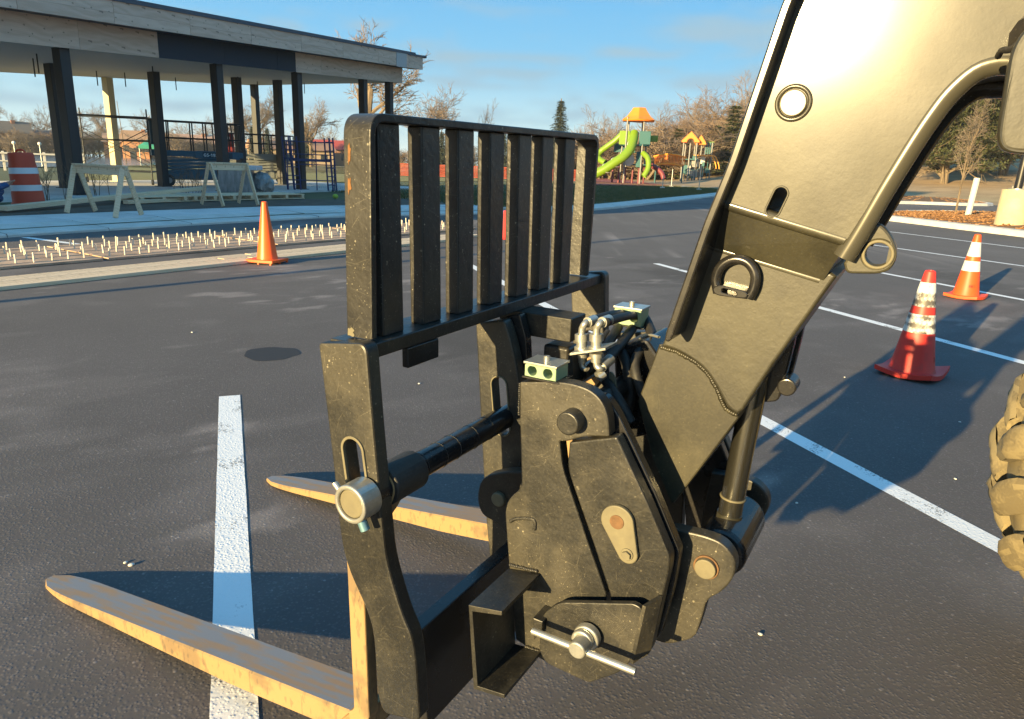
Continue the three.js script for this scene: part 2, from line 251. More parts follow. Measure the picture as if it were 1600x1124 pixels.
{ const pts = []; for (let s = 0; s <= kerbLen; s += 1.5) { const p = kAt(s, 0.4); pts.push([p.x, p.z]); } pts.push([30, -100], [-70, -100], [-70, 4], [-22, 4]); sheet('lawn', pts, 0.075, M.turf);
  const so = []; for (let s = 0; s <= 24; s += 1.2) { const p = kAt(s, 2.3); so.push([p.x, p.z]); } for (let s = 24; s >= 0; s -= 1.2) { const p = kAt(s, 5.2 + 0.5 * Math.sin(s * 1.7)); so.push([p.x, p.z]); } sheet('bare_soil', so, 0.088, M.soil);
  sheet('dry_grass', [xz(120, 284, 0.1), xz(345, 287, 0.1), xz(560, 284, 0.1), xz(800, 283, 0.1), xz(905, 280, 0.1), xz(905, 269, 0.1), xz(600, 262, 0.1), xz(330, 256, 0.1), xz(120, 262, 0.1)], 0.1, mat({ map: M.turf.map, color: rgb(2.9, 2.1, 1.5), roughness: 0.97 }));
  sheet('lake', [xz(-160, 262, 0.12), xz(60, 261, 0.12), xz(250, 258, 0.12), xz(340, 252, 0.12), xz(300, 246.5, 0.12), xz(60, 238.2, 0.12), xz(-160, 231.5, 0.12)], 0.12, M.water);
  sheet('play_surface', [xz(905, 289, 0.13), xz(1065, 291, 0.13), xz(1175, 288, 0.13), xz(1150, 280, 0.13), xz(900, 278, 0.13)], 0.13, mat({ map: M.soil.map, color: rgb(3.2, 0.75, 0.85), roughness: 0.95 }));
  sheet('path', [xz(1063, 292, 0.12), xz(1190, 292, 0.12), xz(1200, 286, 0.12), xz(1082, 287.5, 0.12)], 0.15, M.concrete); }
// grass blades on the shaded lawn
{ seed = 31; const bl = []; for (let k = 0; k < 5; k++) { const a = rr(0, 6.28), h = rr(0.03, 0.06), w = 0.006, x = rr(-0.05, 0.05), z = rr(-0.05, 0.05), lx = Math.cos(a) * 0.03, lz = Math.sin(a) * 0.03; bl.push(x - w, 0, z, x + w, 0, z, x + lx, h, z + lz); }
  const g = new THREE.BufferGeometry(); g.setAttribute('position', new THREE.Float32BufferAttribute(bl, 3)); g.computeVertexNormals();
  const n = 26000, im = new THREE.InstancedMesh(g, mat({ color: rgb(1, 1, 1), roughness: 0.95, side: THREE.DoubleSide }), n), o = new THREE.Object3D(), c = new THREE.Color();
  for (let k = 0; k < n; k++) { const p = kAt(rr(23, kerbLen - 2), 0.6 + 15 * rnd() * rnd() + rr(0, 2)); o.position.set(p.x, 0.085, p.z); o.rotation.y = rr(0, 6.28); o.scale.setScalar(rr(0.8, 2)); o.updateMatrix(); im.setMatrixAt(k, o.matrix); const t = rnd(); im.setColorAt(k, c.setRGB(mix(0.05, 0.14, t), mix(0.085, 0.12, t), mix(0.025, 0.05, t))); }
  im.name = 'lawn_grass'; im.userData = { kind: 'stuff', label: 'short green lawn grass between kerb and playground', category: 'grass' }; im.castShadow = im.receiveShadow = true; scene.add(im); }
// planted islands
function island(name, pts, mound, chips, label) {
  const cx = pts.reduce((s, p) => s + p[0], 0) / pts.length, cz = pts.reduce((s, p) => s + p[1], 0) / pts.length;
  const cv = new THREE.CatmullRomCurve3(pts.map(p => V(p[0], 0, p[1])), true, 'centripetal'), N = 72, B = cv.getSpacedPoints(N).slice(0, N), C = V(cx, 0, cz);
  const inn = B.map((p, i) => { const a = B[(i + N - 1) % N], b = B[(i + 1) % N], d = b.clone().sub(a).normalize(), n = V(-d.z, 0, d.x); if (n.dot(C.clone().sub(p)) < 0) n.negate(); return p.clone().addScaledVector(n, 0.34); });
  const pos = [], q = (a, ay, b, by, c, cy, d, dy) => pos.push(a.x, ay, a.z, b.x, by, b.z, c.x, cy, c.z, a.x, ay, a.z, c.x, cy, c.z, d.x, dy, d.z);
  for (let i = 0; i < N; i++) { const j = (i + 1) % N, s = 0.16, i2 = inn[i].clone().lerp(B[i], s), j2 = inn[j].clone().lerp(B[j], s), bi = B[i].clone().lerp(inn[i], 0.12), bj = B[j].clone().lerp(inn[j], 0.12); q(B[i], -0.02, B[j], -0.02, bj, 0.14, bi, 0.14); q(bi, 0.14, bj, 0.14, j2, 0.16, i2, 0.16); q(i2, 0.16, j2, 0.16, inn[j], 0.02, inn[i], 0.02); }
  const g = new THREE.BufferGeometry(); g.setAttribute('position', new THREE.Float32BufferAttribute(pos, 3)); g.computeVertexNormals(); const k = struct('island_kerb', muv(g), mat({ map: M.kerb.map, roughness: 0.88, side: THREE.DoubleSide }));
  const mp = [], hh = (r, x, z) => 0.11 + mound * (1 - r * r) + 0.03 * (fbm(x * 2 + 50, z * 2 + 90, 999, 5, 3) - 0.5), RR = 14, P = (j, i) => { const r = j / RR, b = inn[i % N], x = mix(cx, b.x, r), z = mix(cz, b.z, r); return [x, hh(r, x, z), z]; };
  for (let j = 0; j < RR; j++) for (let i = 0; i < N; i++) mp.push(...P(j, i), ...P(j + 1, i), ...P(j + 1, i + 1), ...P(j, i), ...P(j + 1, i + 1), ...P(j, i + 1));
  const mg = new THREE.BufferGeometry(); mg.setAttribute('position', new THREE.Float32BufferAttribute(mp, 3)); mg.computeVertexNormals(); struct('mulch_bed', muv(mg), mat({ map: M.mulch.map, roughness: 0.96, side: THREE.DoubleSide }));
  const im = new THREE.InstancedMesh(bx(0.09, 0.012, 0.025, 0, 0, 0, 0), mat({ color: rgb(1, 1, 1), roughness: 0.95 }), chips), o = new THREE.Object3D(), c = new THREE.Color();
  for (let i = 0; i < chips; i++) { const r = Math.sqrt(rnd()) * 0.98, b = inn[Math.floor(rnd() * N)], x = mix(cx, b.x, r), z = mix(cz, b.z, r); o.position.set(x, hh(r, x, z) + 0.012, z); o.rotation.set(rr(-0.5, 0.5), rr(0, 6.28), rr(-0.5, 0.5)); o.scale.setScalar(rr(0.6, 1.7)); o.updateMatrix(); im.setMatrixAt(i, o.matrix); const t = rnd(); im.setColorAt(i, c.setRGB(mix(0.07, 0.36, t), mix(0.03, 0.19, t), mix(0.012, 0.08, t))); }
  im.name = numbered('mulch_chips'); im.userData = { kind: 'stuff', label, category: 'mulch' }; im.castShadow = im.receiveShadow = true; scene.add(im);
  return hh;
}
seed = 41;
island('near', [[11.9, -24.6], [12.0, -21.5], [12.56, -17.74], [13.3, -11], [18, -10.5], [25, -19], [24, -30], [16.5, -29]], 0.22, 16000, 'orange brown wood mulch chips around the tree guard');
{ const f = a => xz(...a); island('far', [f([1370, 317.5]), f([1440, 319.5]), f([1500, 321.5]), f([1552, 322]), f([1500, 314]), f([1468, 309]), f([1475, 304]), f([1420, 302]), f([1372, 303])], 0.1, 4000, 'far strip of brown mulch behind the second kerb'); }
// ================================================================ THE MACHINE
// frame of the machine: l = across it, away from the camera; b = backwards; n = up. Outlines are laid on planes of constant l.
const mL = V(Math.sin(30 * R) * Math.cos(0.8 * R), Math.sin(0.8 * R), -Math.cos(30 * R) * Math.cos(0.8 * R)), mB = V(Math.cos(30 * R), 0, Math.sin(30 * R)), mN = mL.clone().cross(mB).multiplyScalar(-1).normalize();
if (mN.y < 0) mN.negate();
const B0 = -0.4, L0 = 1.33, N0 = -(EYE.y + mL.y * L0) / mN.y;
const bn = (x, y, l) => { const d = ray(x, y), k = l / d.dot(mL); return [d.dot(mB) * k - B0, d.dot(mN) * k - N0]; };
const loc = (x, y, l) => { const p = bn(x, y, l); return V(p[0], p[1], L0 - l); };
function machineThing(name, label, category) {
  const o = thing(name, label, category);
  o.quaternion.setFromRotationMatrix(new THREE.Matrix4().makeBasis(mB, mN, mL.clone().negate()));
  o.position.copy(EYE).addScaledVector(mL, L0).addScaledVector(mB, B0).addScaledVector(mN, N0); return o;
}
function outline(pts, Cls = THREE.Shape) {                                  // [u, v, radius]
  const s = new Cls(), n = pts.length;
  pts.forEach((p, i) => {
    const a = pts[(i + n - 1) % n], c = pts[(i + 1) % n], r = p[2] || 0, da = Math.hypot(a[0] - p[0], a[1] - p[1]), dc = Math.hypot(c[0] - p[0], c[1] - p[1]);
    const ra = Math.min(r, da * 0.48), rc = Math.min(r, dc * 0.48), x0 = p[0] + (a[0] - p[0]) / da * ra, y0 = p[1] + (a[1] - p[1]) / da * ra, x1 = p[0] + (c[0] - p[0]) / dc * rc, y1 = p[1] + (c[1] - p[1]) / dc * rc;
    i ? s.lineTo(x0, y0) : s.moveTo(x0, y0); if (r) s.quadraticCurveTo(p[0], p[1], x1, y1);
  });
  s.closePath(); return s;
}
const ring = (c, r, Cls = THREE.Path) => { const s = new Cls(); s.absarc(c[0], c[1], r, 0, Math.PI * 2, false); return s; };
function stadium(a, b, r, Cls = THREE.Path) { const t = Math.atan2(b[1] - a[1], b[0] - a[0]), s = new Cls(); s.absarc(b[0], b[1], r, t - Math.PI / 2, t + Math.PI / 2, false); s.absarc(a[0], a[1], r, t + Math.PI / 2, t + 1.5 * Math.PI, false); s.closePath(); return s; }
function plate(shape, l0, l1, bev = 0.003, seg = 2) {                        // extruded from l0 (near the camera) to l1
  const d = Math.max(0.001, l1 - l0 - 2 * bev), g = strip(new THREE.ExtrudeGeometry(shape, { depth: d, bevelEnabled: bev > 0, bevelSize: bev, bevelThickness: bev, bevelOffset: -bev, bevelSegments: seg, curveSegments: 20 }));
  g.translate(0, 0, L0 - l1 + bev); return muv(g, rnd() * 2);
}
const px = (l, arr) => arr.map(p => [...bn(p[0], p[1], l), p[2] || 0]);
const disc = (c, r, l0, l1, bev = 0.003) => plate(ring(c, r, THREE.Shape), l0, l1, bev, 3);
const boxM = (b0, b1, n0, n1, l0, l1, r = 0.003) => bx(b1 - b0, n1 - n0, l1 - l0, (b0 + b1) / 2, (n0 + n1) / 2, L0 - (l0 + l1) / 2, r, 2);
seed = 61;
// ---------------------------------------------------------------- fork carriage (the attachment)
const car = machineThing('pallet_fork_carriage', 'black steel pallet fork carriage with slatted backrest and two yellow forks', 'fork carriage');
const LP = 0.83, PT = 0.032;
const sideShape = () => { const s = outline(px(LP, [[497, 536, 0.008], [571, 537, 0.02], [583, 685, 0.1], [597, 825, 0.1], [603, 880, 0.05], [627, 961, 0.2], [645, 1000, 0.06], [650, 1050, 0.1], [655, 1128, 0.01], [598, 1116, 0.02], [588, 1080, 0.1], [585, 1005, 0.06], [577, 962, 0.1], [541, 885, 0.06], [530, 830, 0.1], [521, 731, 0.1]])); s.holes.push(stadium(bn(552, 704, LP), bn(563, 785, LP), 0.0205)); return s; };
mesh('side_plate', plate(sideShape(), LP, LP + PT, 0.004), M.plate, car);
mesh('side_plate', plate(sideShape(), 1.80, 1.80 + PT, 0.004), M.plate, car);
{ const a = bn(552, 704, LP), b = bn(563, 785, LP), s = stadium(a, b, 0.0262, THREE.Shape); s.holes.push(stadium(a, b, 0.0212)); mesh('slot_rim', plate(s, LP - 0.0035, LP + 0.006, 0.001), M.pad, car); }
{ const s = outline(px(1.28, [[743, 505, 0.006], [788, 500, 0.01], [802, 545, 0.05], [812, 600, 0.05], [818, 700, 0.02], [828, 800, 0.02], [836, 905, 0.02], [768, 905, 0.02], [759, 813, 0.05], [753, 699, 0.05]])); s.holes.push(stadium(bn(780, 602, 1.28), bn(785, 668, 1.28), 0.0185)); mesh('centre_plate', plate(s, 1.28, 1.312, 0.004), M.plate, car); }
{ const a = bn(780, 602, 1.28), b = bn(785, 668, 1.28), s = stadium(a, b, 0.022, THREE.Shape); s.holes.push(stadium(a, b, 0.019)); mesh('slot_rim', plate(s, 1.277, 1.284, 0.001), M.pad, car); }
const lug = mesh('pin_lug', plate(outline(px(1.2, [[744, 778, 0.05], [752, 745, 0.05], [790, 737, 0.02], [822, 738], [822, 800], [800, 850, 0.02], [778, 818, 0.03], [752, 806, 0.04]])), 1.2, 1.232, 0.004), M.plate, car);
mesh('pin_end', disc(bn(777, 782, 1.19), 0.0165, 1.19, 1.27), M.pad, lug);
for (const [x, y, w, h, k] of [[544, 238, 4, 20, 0], [544, 290, 4, 16, 1], [546, 520, 8, 9, 4]]) { const pts = []; for (let i = 0; i < 19; i++) { const a = i / 19 * 6.283, q = 0.45 + 0.75 * hash(i, k, 5); pts.push([Math.max(542.5, x + Math.cos(a) * w * q), y + Math.sin(a) * h * q, 0.003]); } mesh('rust_patch', plate(outline(px(0.868, pts)), 0.8692, 0.872, 0), k === 4 ? M.pad : mat({ map: M.rust.map, color: rgb(1.3, 1.1, 0.8), roughness: 0.9 }), car); }
// fork bar
const cp = bn(547, 789, 0.785);
{ const P = (l) => V(cp[0], cp[1], L0 - l);
  const g = muv(rod(P(0.80), P(1.82), 0.0255, 0.0255, 32)); mesh('fork_bar', g, M.gloss, car);
  for (const l of [0.97, 1.03, 1.075, 1.14, 1.2]) mesh('weld_ring', (() => { const t = new THREE.TorusGeometry(0.0255, 0.0009, 6, 36); t.translate(cp[0], cp[1], L0 - l); return strip(t); })(), M.plate, car);
  mesh('bar_sleeve', (() => { const s = ring(cp, 0.037, THREE.Shape); s.holes.push(ring(cp, 0.026)); return plate(s, 0.866, 0.955, 0.003); })(), M.hose, car);
  const cap = mesh('collar', (() => { const s = ring(cp, 0.0345, THREE.Shape); s.holes.push(ring(cp, 0.0262)); return plate(s, 0.783, 0.827, 0.003, 3); })(), M.zinc, car);
  mesh('bar_end', disc(cp, 0.0258, 0.787, 0.8), M.pad, cap);
  const hx = (x, y, l, r, h, m, turn) => { const g = new THREE.CylinderGeometry(r, r, h, 6); g.rotateZ(turn); const p = loc(x, y, l); g.translate(p.x, p.y, p.z); return mesh('bolt', muv(g), m, cap); };
  hx(566, 816, 0.805, 0.009, 0.03, col(0.20, 0.36, 0.42, 0.35, 0.6), -2.7); hx(528, 762, 0.805, 0.006, 0.02, M.zinc, 0.8);
}
// backrest: bent outer flat bar, slats, bottom bar
const brT = bn(578, 175, 0.87), brB = bn(581, 532, 0.87), topN = brT[1], botN = brB[1];
{ const w = 0.056, th = 0.013, l0 = 0.87, l1 = 1.742, s = new THREE.Shape(), hgt = topN - botN, a = -l0, b = -l1, r = 0.035;
  // drawn in (z, n), extruded along b
  s.moveTo(0, 0); s.lineTo(0, hgt - r); s.quadraticCurveTo(0, hgt, -r, hgt); s.lineTo(-(l1 - l0) + r, hgt); s.quadraticCurveTo(-(l1 - l0), hgt, -(l1 - l0), hgt - r); s.lineTo(-(l1 - l0), 0);
  s.lineTo(-(l1 - l0) + th, 0); s.lineTo(-(l1 - l0) + th, hgt - r); s.quadraticCurveTo(-(l1 - l0) + th, hgt - th, -(l1 - l0) + r, hgt - th); s.lineTo(-r, hgt - th); s.quadraticCurveTo(-th, hgt - th, -th, hgt - r); s.lineTo(-th, 0); s.closePath();
  const g = strip(new THREE.ExtrudeGeometry(s, { depth: w - 0.004, bevelEnabled: true, bevelSize: 0.002, bevelThickness: 0.002, bevelOffset: -0.002, bevelSegments: 2, curveSegments: 14 }));
  g.rotateY(-Math.PI / 2); // shape x -> z, depth -> -x
  g.applyMatrix4(new THREE.Matrix4().makeShear(0, 0, (brT[0] - brB[0]) / hgt, 0, 0, 0)); g.translate(brB[0] - 0.002, botN, L0 - l0);
  mesh('backrest_frame', muv(g), M.frame, car);
  const ks = [1.082, 1.212, 1.340, 1.470, 1.602, 1.725, 1.857];
  for (const k of ks.slice(0, 7)) { const l = 0.87 * k; const a0 = V(brB[0] - 0.022, botN - 0.004, L0 - l + 0.006), a1 = V(brT[0] - 0.034, topN - 0.012, L0 - l + 0.006); mesh('backrest_slat', bar(a0, a1, 0.056, 0.032, 0.004, V(1, 0, 0)), M.frame, car); }
  const bb = mesh('backrest_rail', boxM(brB[0] - 0.075, brB[0] + 0.012, botN - 0.029, botN - 0.003, LP + 0.018, 1.80), M.frame, car);
  mesh('tab', boxM(brB[0] - 0.004, brB[0] + 0.011, botN - 0.068, botN - 0.03, 0.952, 1.045), M.frame, bb);
}
{ // square tube running back from the rail, with the dark latch under it
  const p = bn(816, 487, 1.345), q = bn(891, 536, 1.345); mesh('latch_tube', boxM(p[0] - 0.06, q[0], q[1], p[1], 1.345, 1.42), M.plate, car);
  const u = bn(850, 536, 1.36), v = bn(889, 566, 1.36); mesh('latch', boxM(u[0], v[0], v[1], u[1] - 0.001, 1.355, 1.41, 0.008), M.frame, car);
  mesh('gusset', plate(outline(px(1.315, [[790, 495], [812, 492], [822, 530, 0.01], [826, 620, 0.01], [815, 620]])), 1.315, 1.34, 0.002), M.gloss, car);
}
// lower cross beam and the channel stub behind it
{ const a = bn(656, 988, 0.862), b = bn(668, 1124, 0.862); mesh('cross_beam', plate(outline([[a[0] - 0.028, a[1]], [a[0], a[1], 0.004], [b[0], b[1] - 0.02, 0.004], [b[0] - 0.028, b[1] - 0.02]]), 0.863, 1.798, 0.002), M.gloss, car);
  const s = px(0.935, [[732, 946], [784, 956], [788, 1092], [740, 1077]]), t = 0.0085, iy = (p, q, k) => p + (q - p) * k;
  const [tl, tr, br, bl] = s; const C = outline([[tl[0], tl[1]], [tr[0], tr[1]], [tr[0], tr[1] - t], [tl[0] + t, tl[1] - t - 0.002], [bl[0] + t, bl[1] + t + 0.002], [br[0], br[1] + t], [br[0], br[1]], [bl[0], bl[1]]]);
  mesh('channel', plate(C, 0.935, 1.078, 0.001), M.plate, car);
}
// hooked ear of the carriage
const LE = 1.08;
mesh('hook_ear', plate(outline(px(LE, [[812, 597, 0.004], [884, 597, 0.03], [921, 608, 0.03], [942, 628, 0.03], [951, 655, 0.02], [952, 683, 0.004], [915, 682, 0.02], [886, 690], [874, 690, 0.004], [879, 733, 0.02], [918, 848], [947, 930], [943, 1040, 0.02], [850, 1036, 0.02], [823, 1012], [806, 1000], [795, 884, 0.004], [789, 800, 0.01], [794, 780, 0.02], [815, 764, 0.02], [812, 650, 0.003]])), LE, LE + 0.03, 0.003), M.plate, car);
mesh('hook_ear', plate(outline(px(LE, [[812, 597, 0.004], [884, 597, 0.03], [942, 628, 0.03], [952, 683, 0.004], [886, 690], [874, 690, 0.004], [918, 848], [947, 930], [943, 1040, 0.02], [850, 1036, 0.02], [819, 944], [795, 884, 0.004], [789, 800, 0.01], [815, 764, 0.02], [812, 650, 0.003]])), 1.55, 1.58, 0.003), M.plate, car);
mesh('weld_bead', tube(px(LE - 0.001, [[797, 815], [806, 811], [834, 813], [836, 824], [835, 828]]).map(p => V(p[0], p[1], L0 - LE + 0.001)), 0.0038, 6), M.plate, car);
// forks
function fork(lc, w) {
  const T = bn(75, 931, 0.9), heel = bn(545, 1112, 0.865), sh0 = bn(542, 889, 0.865), sh1 = bn(553, 1117, 0.865);
  const tip = [T[0], 0.006], ax = [heel[0] - tip[0], heel[1] - tip[1]], len = Math.hypot(...ax), d = [ax[0] / len, ax[1] / len], n = [-d[1], d[0]];
  const secs = [], K = 26;
  for (let i = 0; i <= K; i++) { const t = i / K, s = t * len, ww = w * (t < 0.16 ? mix(0.32, 1, Math.sqrt(Math.max(0, 1 - Math.pow(1 - t / 0.16, 2)))) : 1), th = mix(0.014, 0.06, Math.min(1, t / 0.7)); secs.push([tip[0] + d[0] * s, tip[1] + d[1] * s, ww, th]); }
  const pos = [], top = [], zc = L0 - lc, corner = (s, k) => { const h = s[2] / 2, c = 0.004, th = s[3]; const q = [[h - c, 0], [h, -c], [h, -th + 0.002], [-h, -th + 0.002], [-h, -c], [-h + c, 0]][k]; return [s[0] + n[0] * q[1], s[1] + n[1] * q[1], zc + q[0]]; };
  const quad = (A, a, b, c, e) => A.push(...a, ...b, ...c, ...a, ...c, ...e);
  for (let i = 0; i < K; i++) for (let k = 0; k < 6; k++) { const A = k === 5 ? top : pos; quad(A, corner(secs[i], k), corner(secs[i], (k + 1) % 6), corner(secs[i + 1], (k + 1) % 6), corner(secs[i + 1], k)); }
  for (let k = 1; k < 5; k++) pos.push(...corner(secs[0], 0), ...corner(secs[0], k + 1), ...corner(secs[0], k));
  const fin = a => { const g = new THREE.BufferGeometry(); g.setAttribute('position', new THREE.Float32BufferAttribute(a, 3)); g.computeVertexNormals(); return muv(g, rnd()); };
  // shank rising from the heel to the bar
  const e0 = heel, th = 0.04, sw = 0.03, near = lc < L0, q0 = bn(538, 845, 0.865);
  const shank = plate(outline([[e0[0] - 0.05, e0[1] - 0.062], [e0[0] - 0.004, e0[1] - 0.003], [sh1[0], sh1[1] + 0.012, 0.01], [sh0[0], sh0[1]], [q0[0], q0[1], 0.05], [cp[0] - 0.034, cp[1] + 0.01, 0.03], [cp[0], cp[1] + 0.042, 0.03], [cp[0] + 0.034, cp[1] + 0.01, 0.03], [cp[0] + 0.02, cp[1] - 0.034, 0.02], [q0[0] + th, q0[1] - 0.01, 0.05], [sh0[0] + th, sh0[1]], [sh1[0] + th, sh1[1] + 0.012], [e0[0] + th, e0[1] - 0.03, 0.02], [e0[0] + th - 0.02, e0[1] - 0.062, 0.01]]), near ? lc - w / 2 : lc + w / 2 - sw, near ? lc - w / 2 + sw : lc + w / 2, 0.003);
  const foot = boxM(e0[0] - 0.012, e0[0] + th - 0.004, e0[1] - 0.060, e0[1] - 0.001, lc - w / 2 + 0.001, lc + w / 2 - 0.001, 0.004);
  const f = mesh('fork', mergeGeometries([fin(pos), shank, foot].map(strip)), new THREE.MeshStandardMaterial({ map: M.forkSide.map, roughness: 0.75, side: THREE.DoubleSide }), car);
  mesh('worn_top', fin(top), new THREE.MeshStandardMaterial({ map: M.forkTop.map, roughness: 0.5, metalness: 0.15, side: THREE.DoubleSide }), f);
}
fork(0.913, 0.096); fork(1.749, 0.096);
// lock plate with its pin and handle at the foot of the ear
{ const l = 1.045, lp = mesh('lock_plate', plate(outline(px(l, [[846, 962, 0.02], [872, 942, 0.02], [990, 944, 0.006], [1004, 952, 0.01], [996, 1000, 0.01], [984, 1036, 0.01], [966, 1052, 0.01], [920, 1068, 0.01], [852, 1036, 0.01], [842, 1016, 0.01]])), l, l + 0.012, 0.002), M.plate, car);
  const fl = [loc(1004, 946, l), loc(984, 1036, l), loc(1030, 930, 1.08), loc(1012, 1014, 1.08)]; mesh('folded_edge', muv(new ConvexGeometry([...fl, ...fl.map(p => p.clone().add(V(0.007, 0.001, 0.002)))])), M.plate, lp);
  const a = bn(917, 996, 1.03), P = (x, y, q) => loc(x, y, q);
  const pin = mesh('lock_pin', disc(a, 0.0165, 0.985, 1.05), M.zinc, car); mesh('washer', disc(a, 0.025, 1.024, 1.04), M.zinc, pin); mesh('washer', disc([a[0] - 0.003, a[1]], 0.021, 1.012, 1.023), M.zinc, pin);
  mesh('handle', muv(rod(P(832, 986, 1.0), P(993, 1050, 1.0), 0.0066, 0.0066, 16)), M.zinc, pin);
  mesh('keeper', plate(outline(px(1.03, [[833, 966], [848, 972], [846, 990], [834, 1000]])), 1.03, 1.08, 0.002), M.plate, car);
  const sp = [[880, 980, .014], [919, 968, .018], [935, 985, .016], [942, 1012, .014]];
}
// hose clamp on top of the ear
function clampBlock(x0, y0, x1, y1, l, parent) {
  const p = bn(x0, y0, l), q = bn(x1, y1, l), s = outline([[p[0], q[1]], [p[0], p[1], 0.004], [q[0], p[1], 0.004], [q[0], q[1]]]), r = (q[0] - p[0]) * 0.145, my = mix(p[1], q[1], 0.5); for (const t of [0.24, 0.74]) s.holes.push(ring([mix(p[0], q[0], t), my], r));
  const c = mesh('hose_clamp', plate(s, l, l + 0.05, 0.002), M.clamp, parent); mesh('cap_strip', boxM(p[0] - 0.002, q[0] + 0.002, p[1] + 0.0005, p[1] + 0.005, l - 0.002, l + 0.052, 0.001), M.zinc, c);
  mesh('bolt_head', (() => { const g = new THREE.CylinderGeometry(0.006, 0.006, 0.009, 6); g.translate((p[0] + q[0]) / 2, p[1] + 0.0095, L0 - l - 0.025); return muv(g); })(), M.zinc, c);
  mesh('clamp_base', boxM(p[0] - 0.004, q[0] + 0.008, q[1] - 0.004, q[1] - 0.0005, l - 0.002, l + 0.056, 0.001), M.gloss, c);
}
clampBlock(820, 568, 868, 597, LE, car);

// ---------------------------------------------------------------- telehandler: coupler, cylinder, boom, wheels
const tel = machineThing('telehandler', 'bronze black telehandler boom reaching down to the fork carriage, with muddy tyres', 'telehandler');
{ const s = outline(px(LE, [[889, 692, 0.004], [963, 684, 0.004], [1011, 786], [1047, 872, 0.01], [1045, 893, 0.01], [1014, 1028, 0.02], [960, 1040, 0.01], [953, 930], [926, 848], [886, 733, 0.02]])); mesh('coupler_plate', plate(s, LE + 0.001, LE + 0.03, 0.003), M.plate, tel); mesh('coupler_plate', plate(s, 1.55, 1.58, 0.003), M.plate, tel);
  const s2 = outline(px(LE + 0.035, [[905, 640, 0.02], [940, 612, 0.03], [962, 640, 0.02], [1024, 770], [1062, 862, 0.006], [1052, 920, 0.02], [1030, 1000, 0.02], [980, 1010], [960, 760]])); mesh('coupler_web', plate(s2, LE + 0.035, LE + 0.06, 0.003), M.gloss, tel); mesh('coupler_web', plate(s2, 1.50, 1.525, 0.003), M.gloss, tel); }
mesh('coupler_pin', disc(bn(886, 663, 1.05), 0.0215, 1.05, 1.6, 0.003), M.plate, tel);
{ const a = bn(967, 813, LE), b = bn(983, 863, LE), s = new THREE.Shape(), pts = []; const t = Math.atan2(b[1] - a[1], b[0] - a[0]), r0 = 0.031, r1 = 0.019; s.absarc(b[0], b[1], r1, t - 1.5, t + 1.5, false); s.absarc(a[0], a[1], r0, t + 1.5, t - 1.5 + 2 * Math.PI, false); s.closePath();
  const p = mesh('pin_keeper', plate(s, LE - 0.009, LE, 0.002), M.pad, tel); mesh('rust_spot', disc(a, 0.0135, LE - 0.0105, LE - 0.004, 0.001), M.rust, p); mesh('bolt_head', (() => { const g = new THREE.CylinderGeometry(0.0085, 0.0085, 0.01, 6); g.rotateX(Math.PI / 2); g.translate(b[0], b[1], L0 - LE + 0.012); return muv(g); })(), M.pad, p); mesh('washer', disc(b, 0.0115, LE - 0.0115, LE - 0.004, 0.001), M.pad, p); }
// tilt cylinder and its lug
{ const l = 1.17, s = outline(px(l, [[1046, 826], [1102, 838, 0.02], [1131, 850, 0.03], [1150, 876, 0.03], [1148, 902, 0.03], [1128, 926, 0.03], [1104, 937, 0.02], [1098, 962, 0.02], [1086, 998, 0.02], [1044, 1008, 0.02], [1020, 1000], [1030, 900]])), c = bn(1104, 886, l);
  mesh('cylinder_lug', plate(s, l, l + 0.03, 0.003), M.plate, tel); mesh('cylinder_lug', plate(s, 1.46, 1.49, 0.003), M.plate, tel);
  const pn = mesh('cylinder_pin', disc(c, 0.0195, l - 0.012, 1.5, 0.002), M.pad, tel); mesh('rust_ring', (() => { const q = ring(c, 0.0235, THREE.Shape); q.holes.push(ring(c, 0.02)); return plate(q, l - 0.004, l + 0.001, 0.001); })(), M.rust, pn);
  const e = bn(1122, 868, 1.22); mesh('cylinder_eye', disc(e, 0.049, 1.225, 1.41, 0.012), M.gloss, tel);
  const a = loc(1134, 836, 1.30), b = loc(1176, 622, 1.30), d = b.clone().sub(a).normalize(); mesh('tilt_cylinder', muv(rod(a.clone().addScaledVector(d, -0.03), b.clone().addScaledVector(d, 0.22), 0.0225, 0.0225, 32)), M.rod, tel);
  mesh('cylinder_gland', muv(rod(a.clone().addScaledVector(d, -0.01), a.clone().addScaledVector(d, 0.05), 0.0245, 0.0245, 32)), M.boom, tel); mesh('cylinder_weld', (() => { const t = new THREE.TorusGeometry(0.023, 0.0024, 8, 36); t.applyQuaternion(new THREE.Quaternion().setFromUnitVectors(V(0, 0, 1), d)); const p = a.clone().addScaledVector(d, 0.085); t.translate(p.x, p.y, p.z); return strip(t); })(), M.pad, tel);
  const br = px(1.31, [[1150, 632], [1216, 628, 0.01], [1226, 596, 0.02], [1240, 540], [1248, 500], [1180, 560]]); mesh('cylinder_bracket', plate(outline(br), 1.31, 1.335, 0.003), M.gloss, tel); mesh('cylinder_bracket', plate(outline(br), 1.40, 1.425, 0.003), M.gloss, tel); mesh('bracket_pin', disc(bn(1229, 606, 1.3), 0.0165, 1.3, 1.35), M.gloss, tel);
}
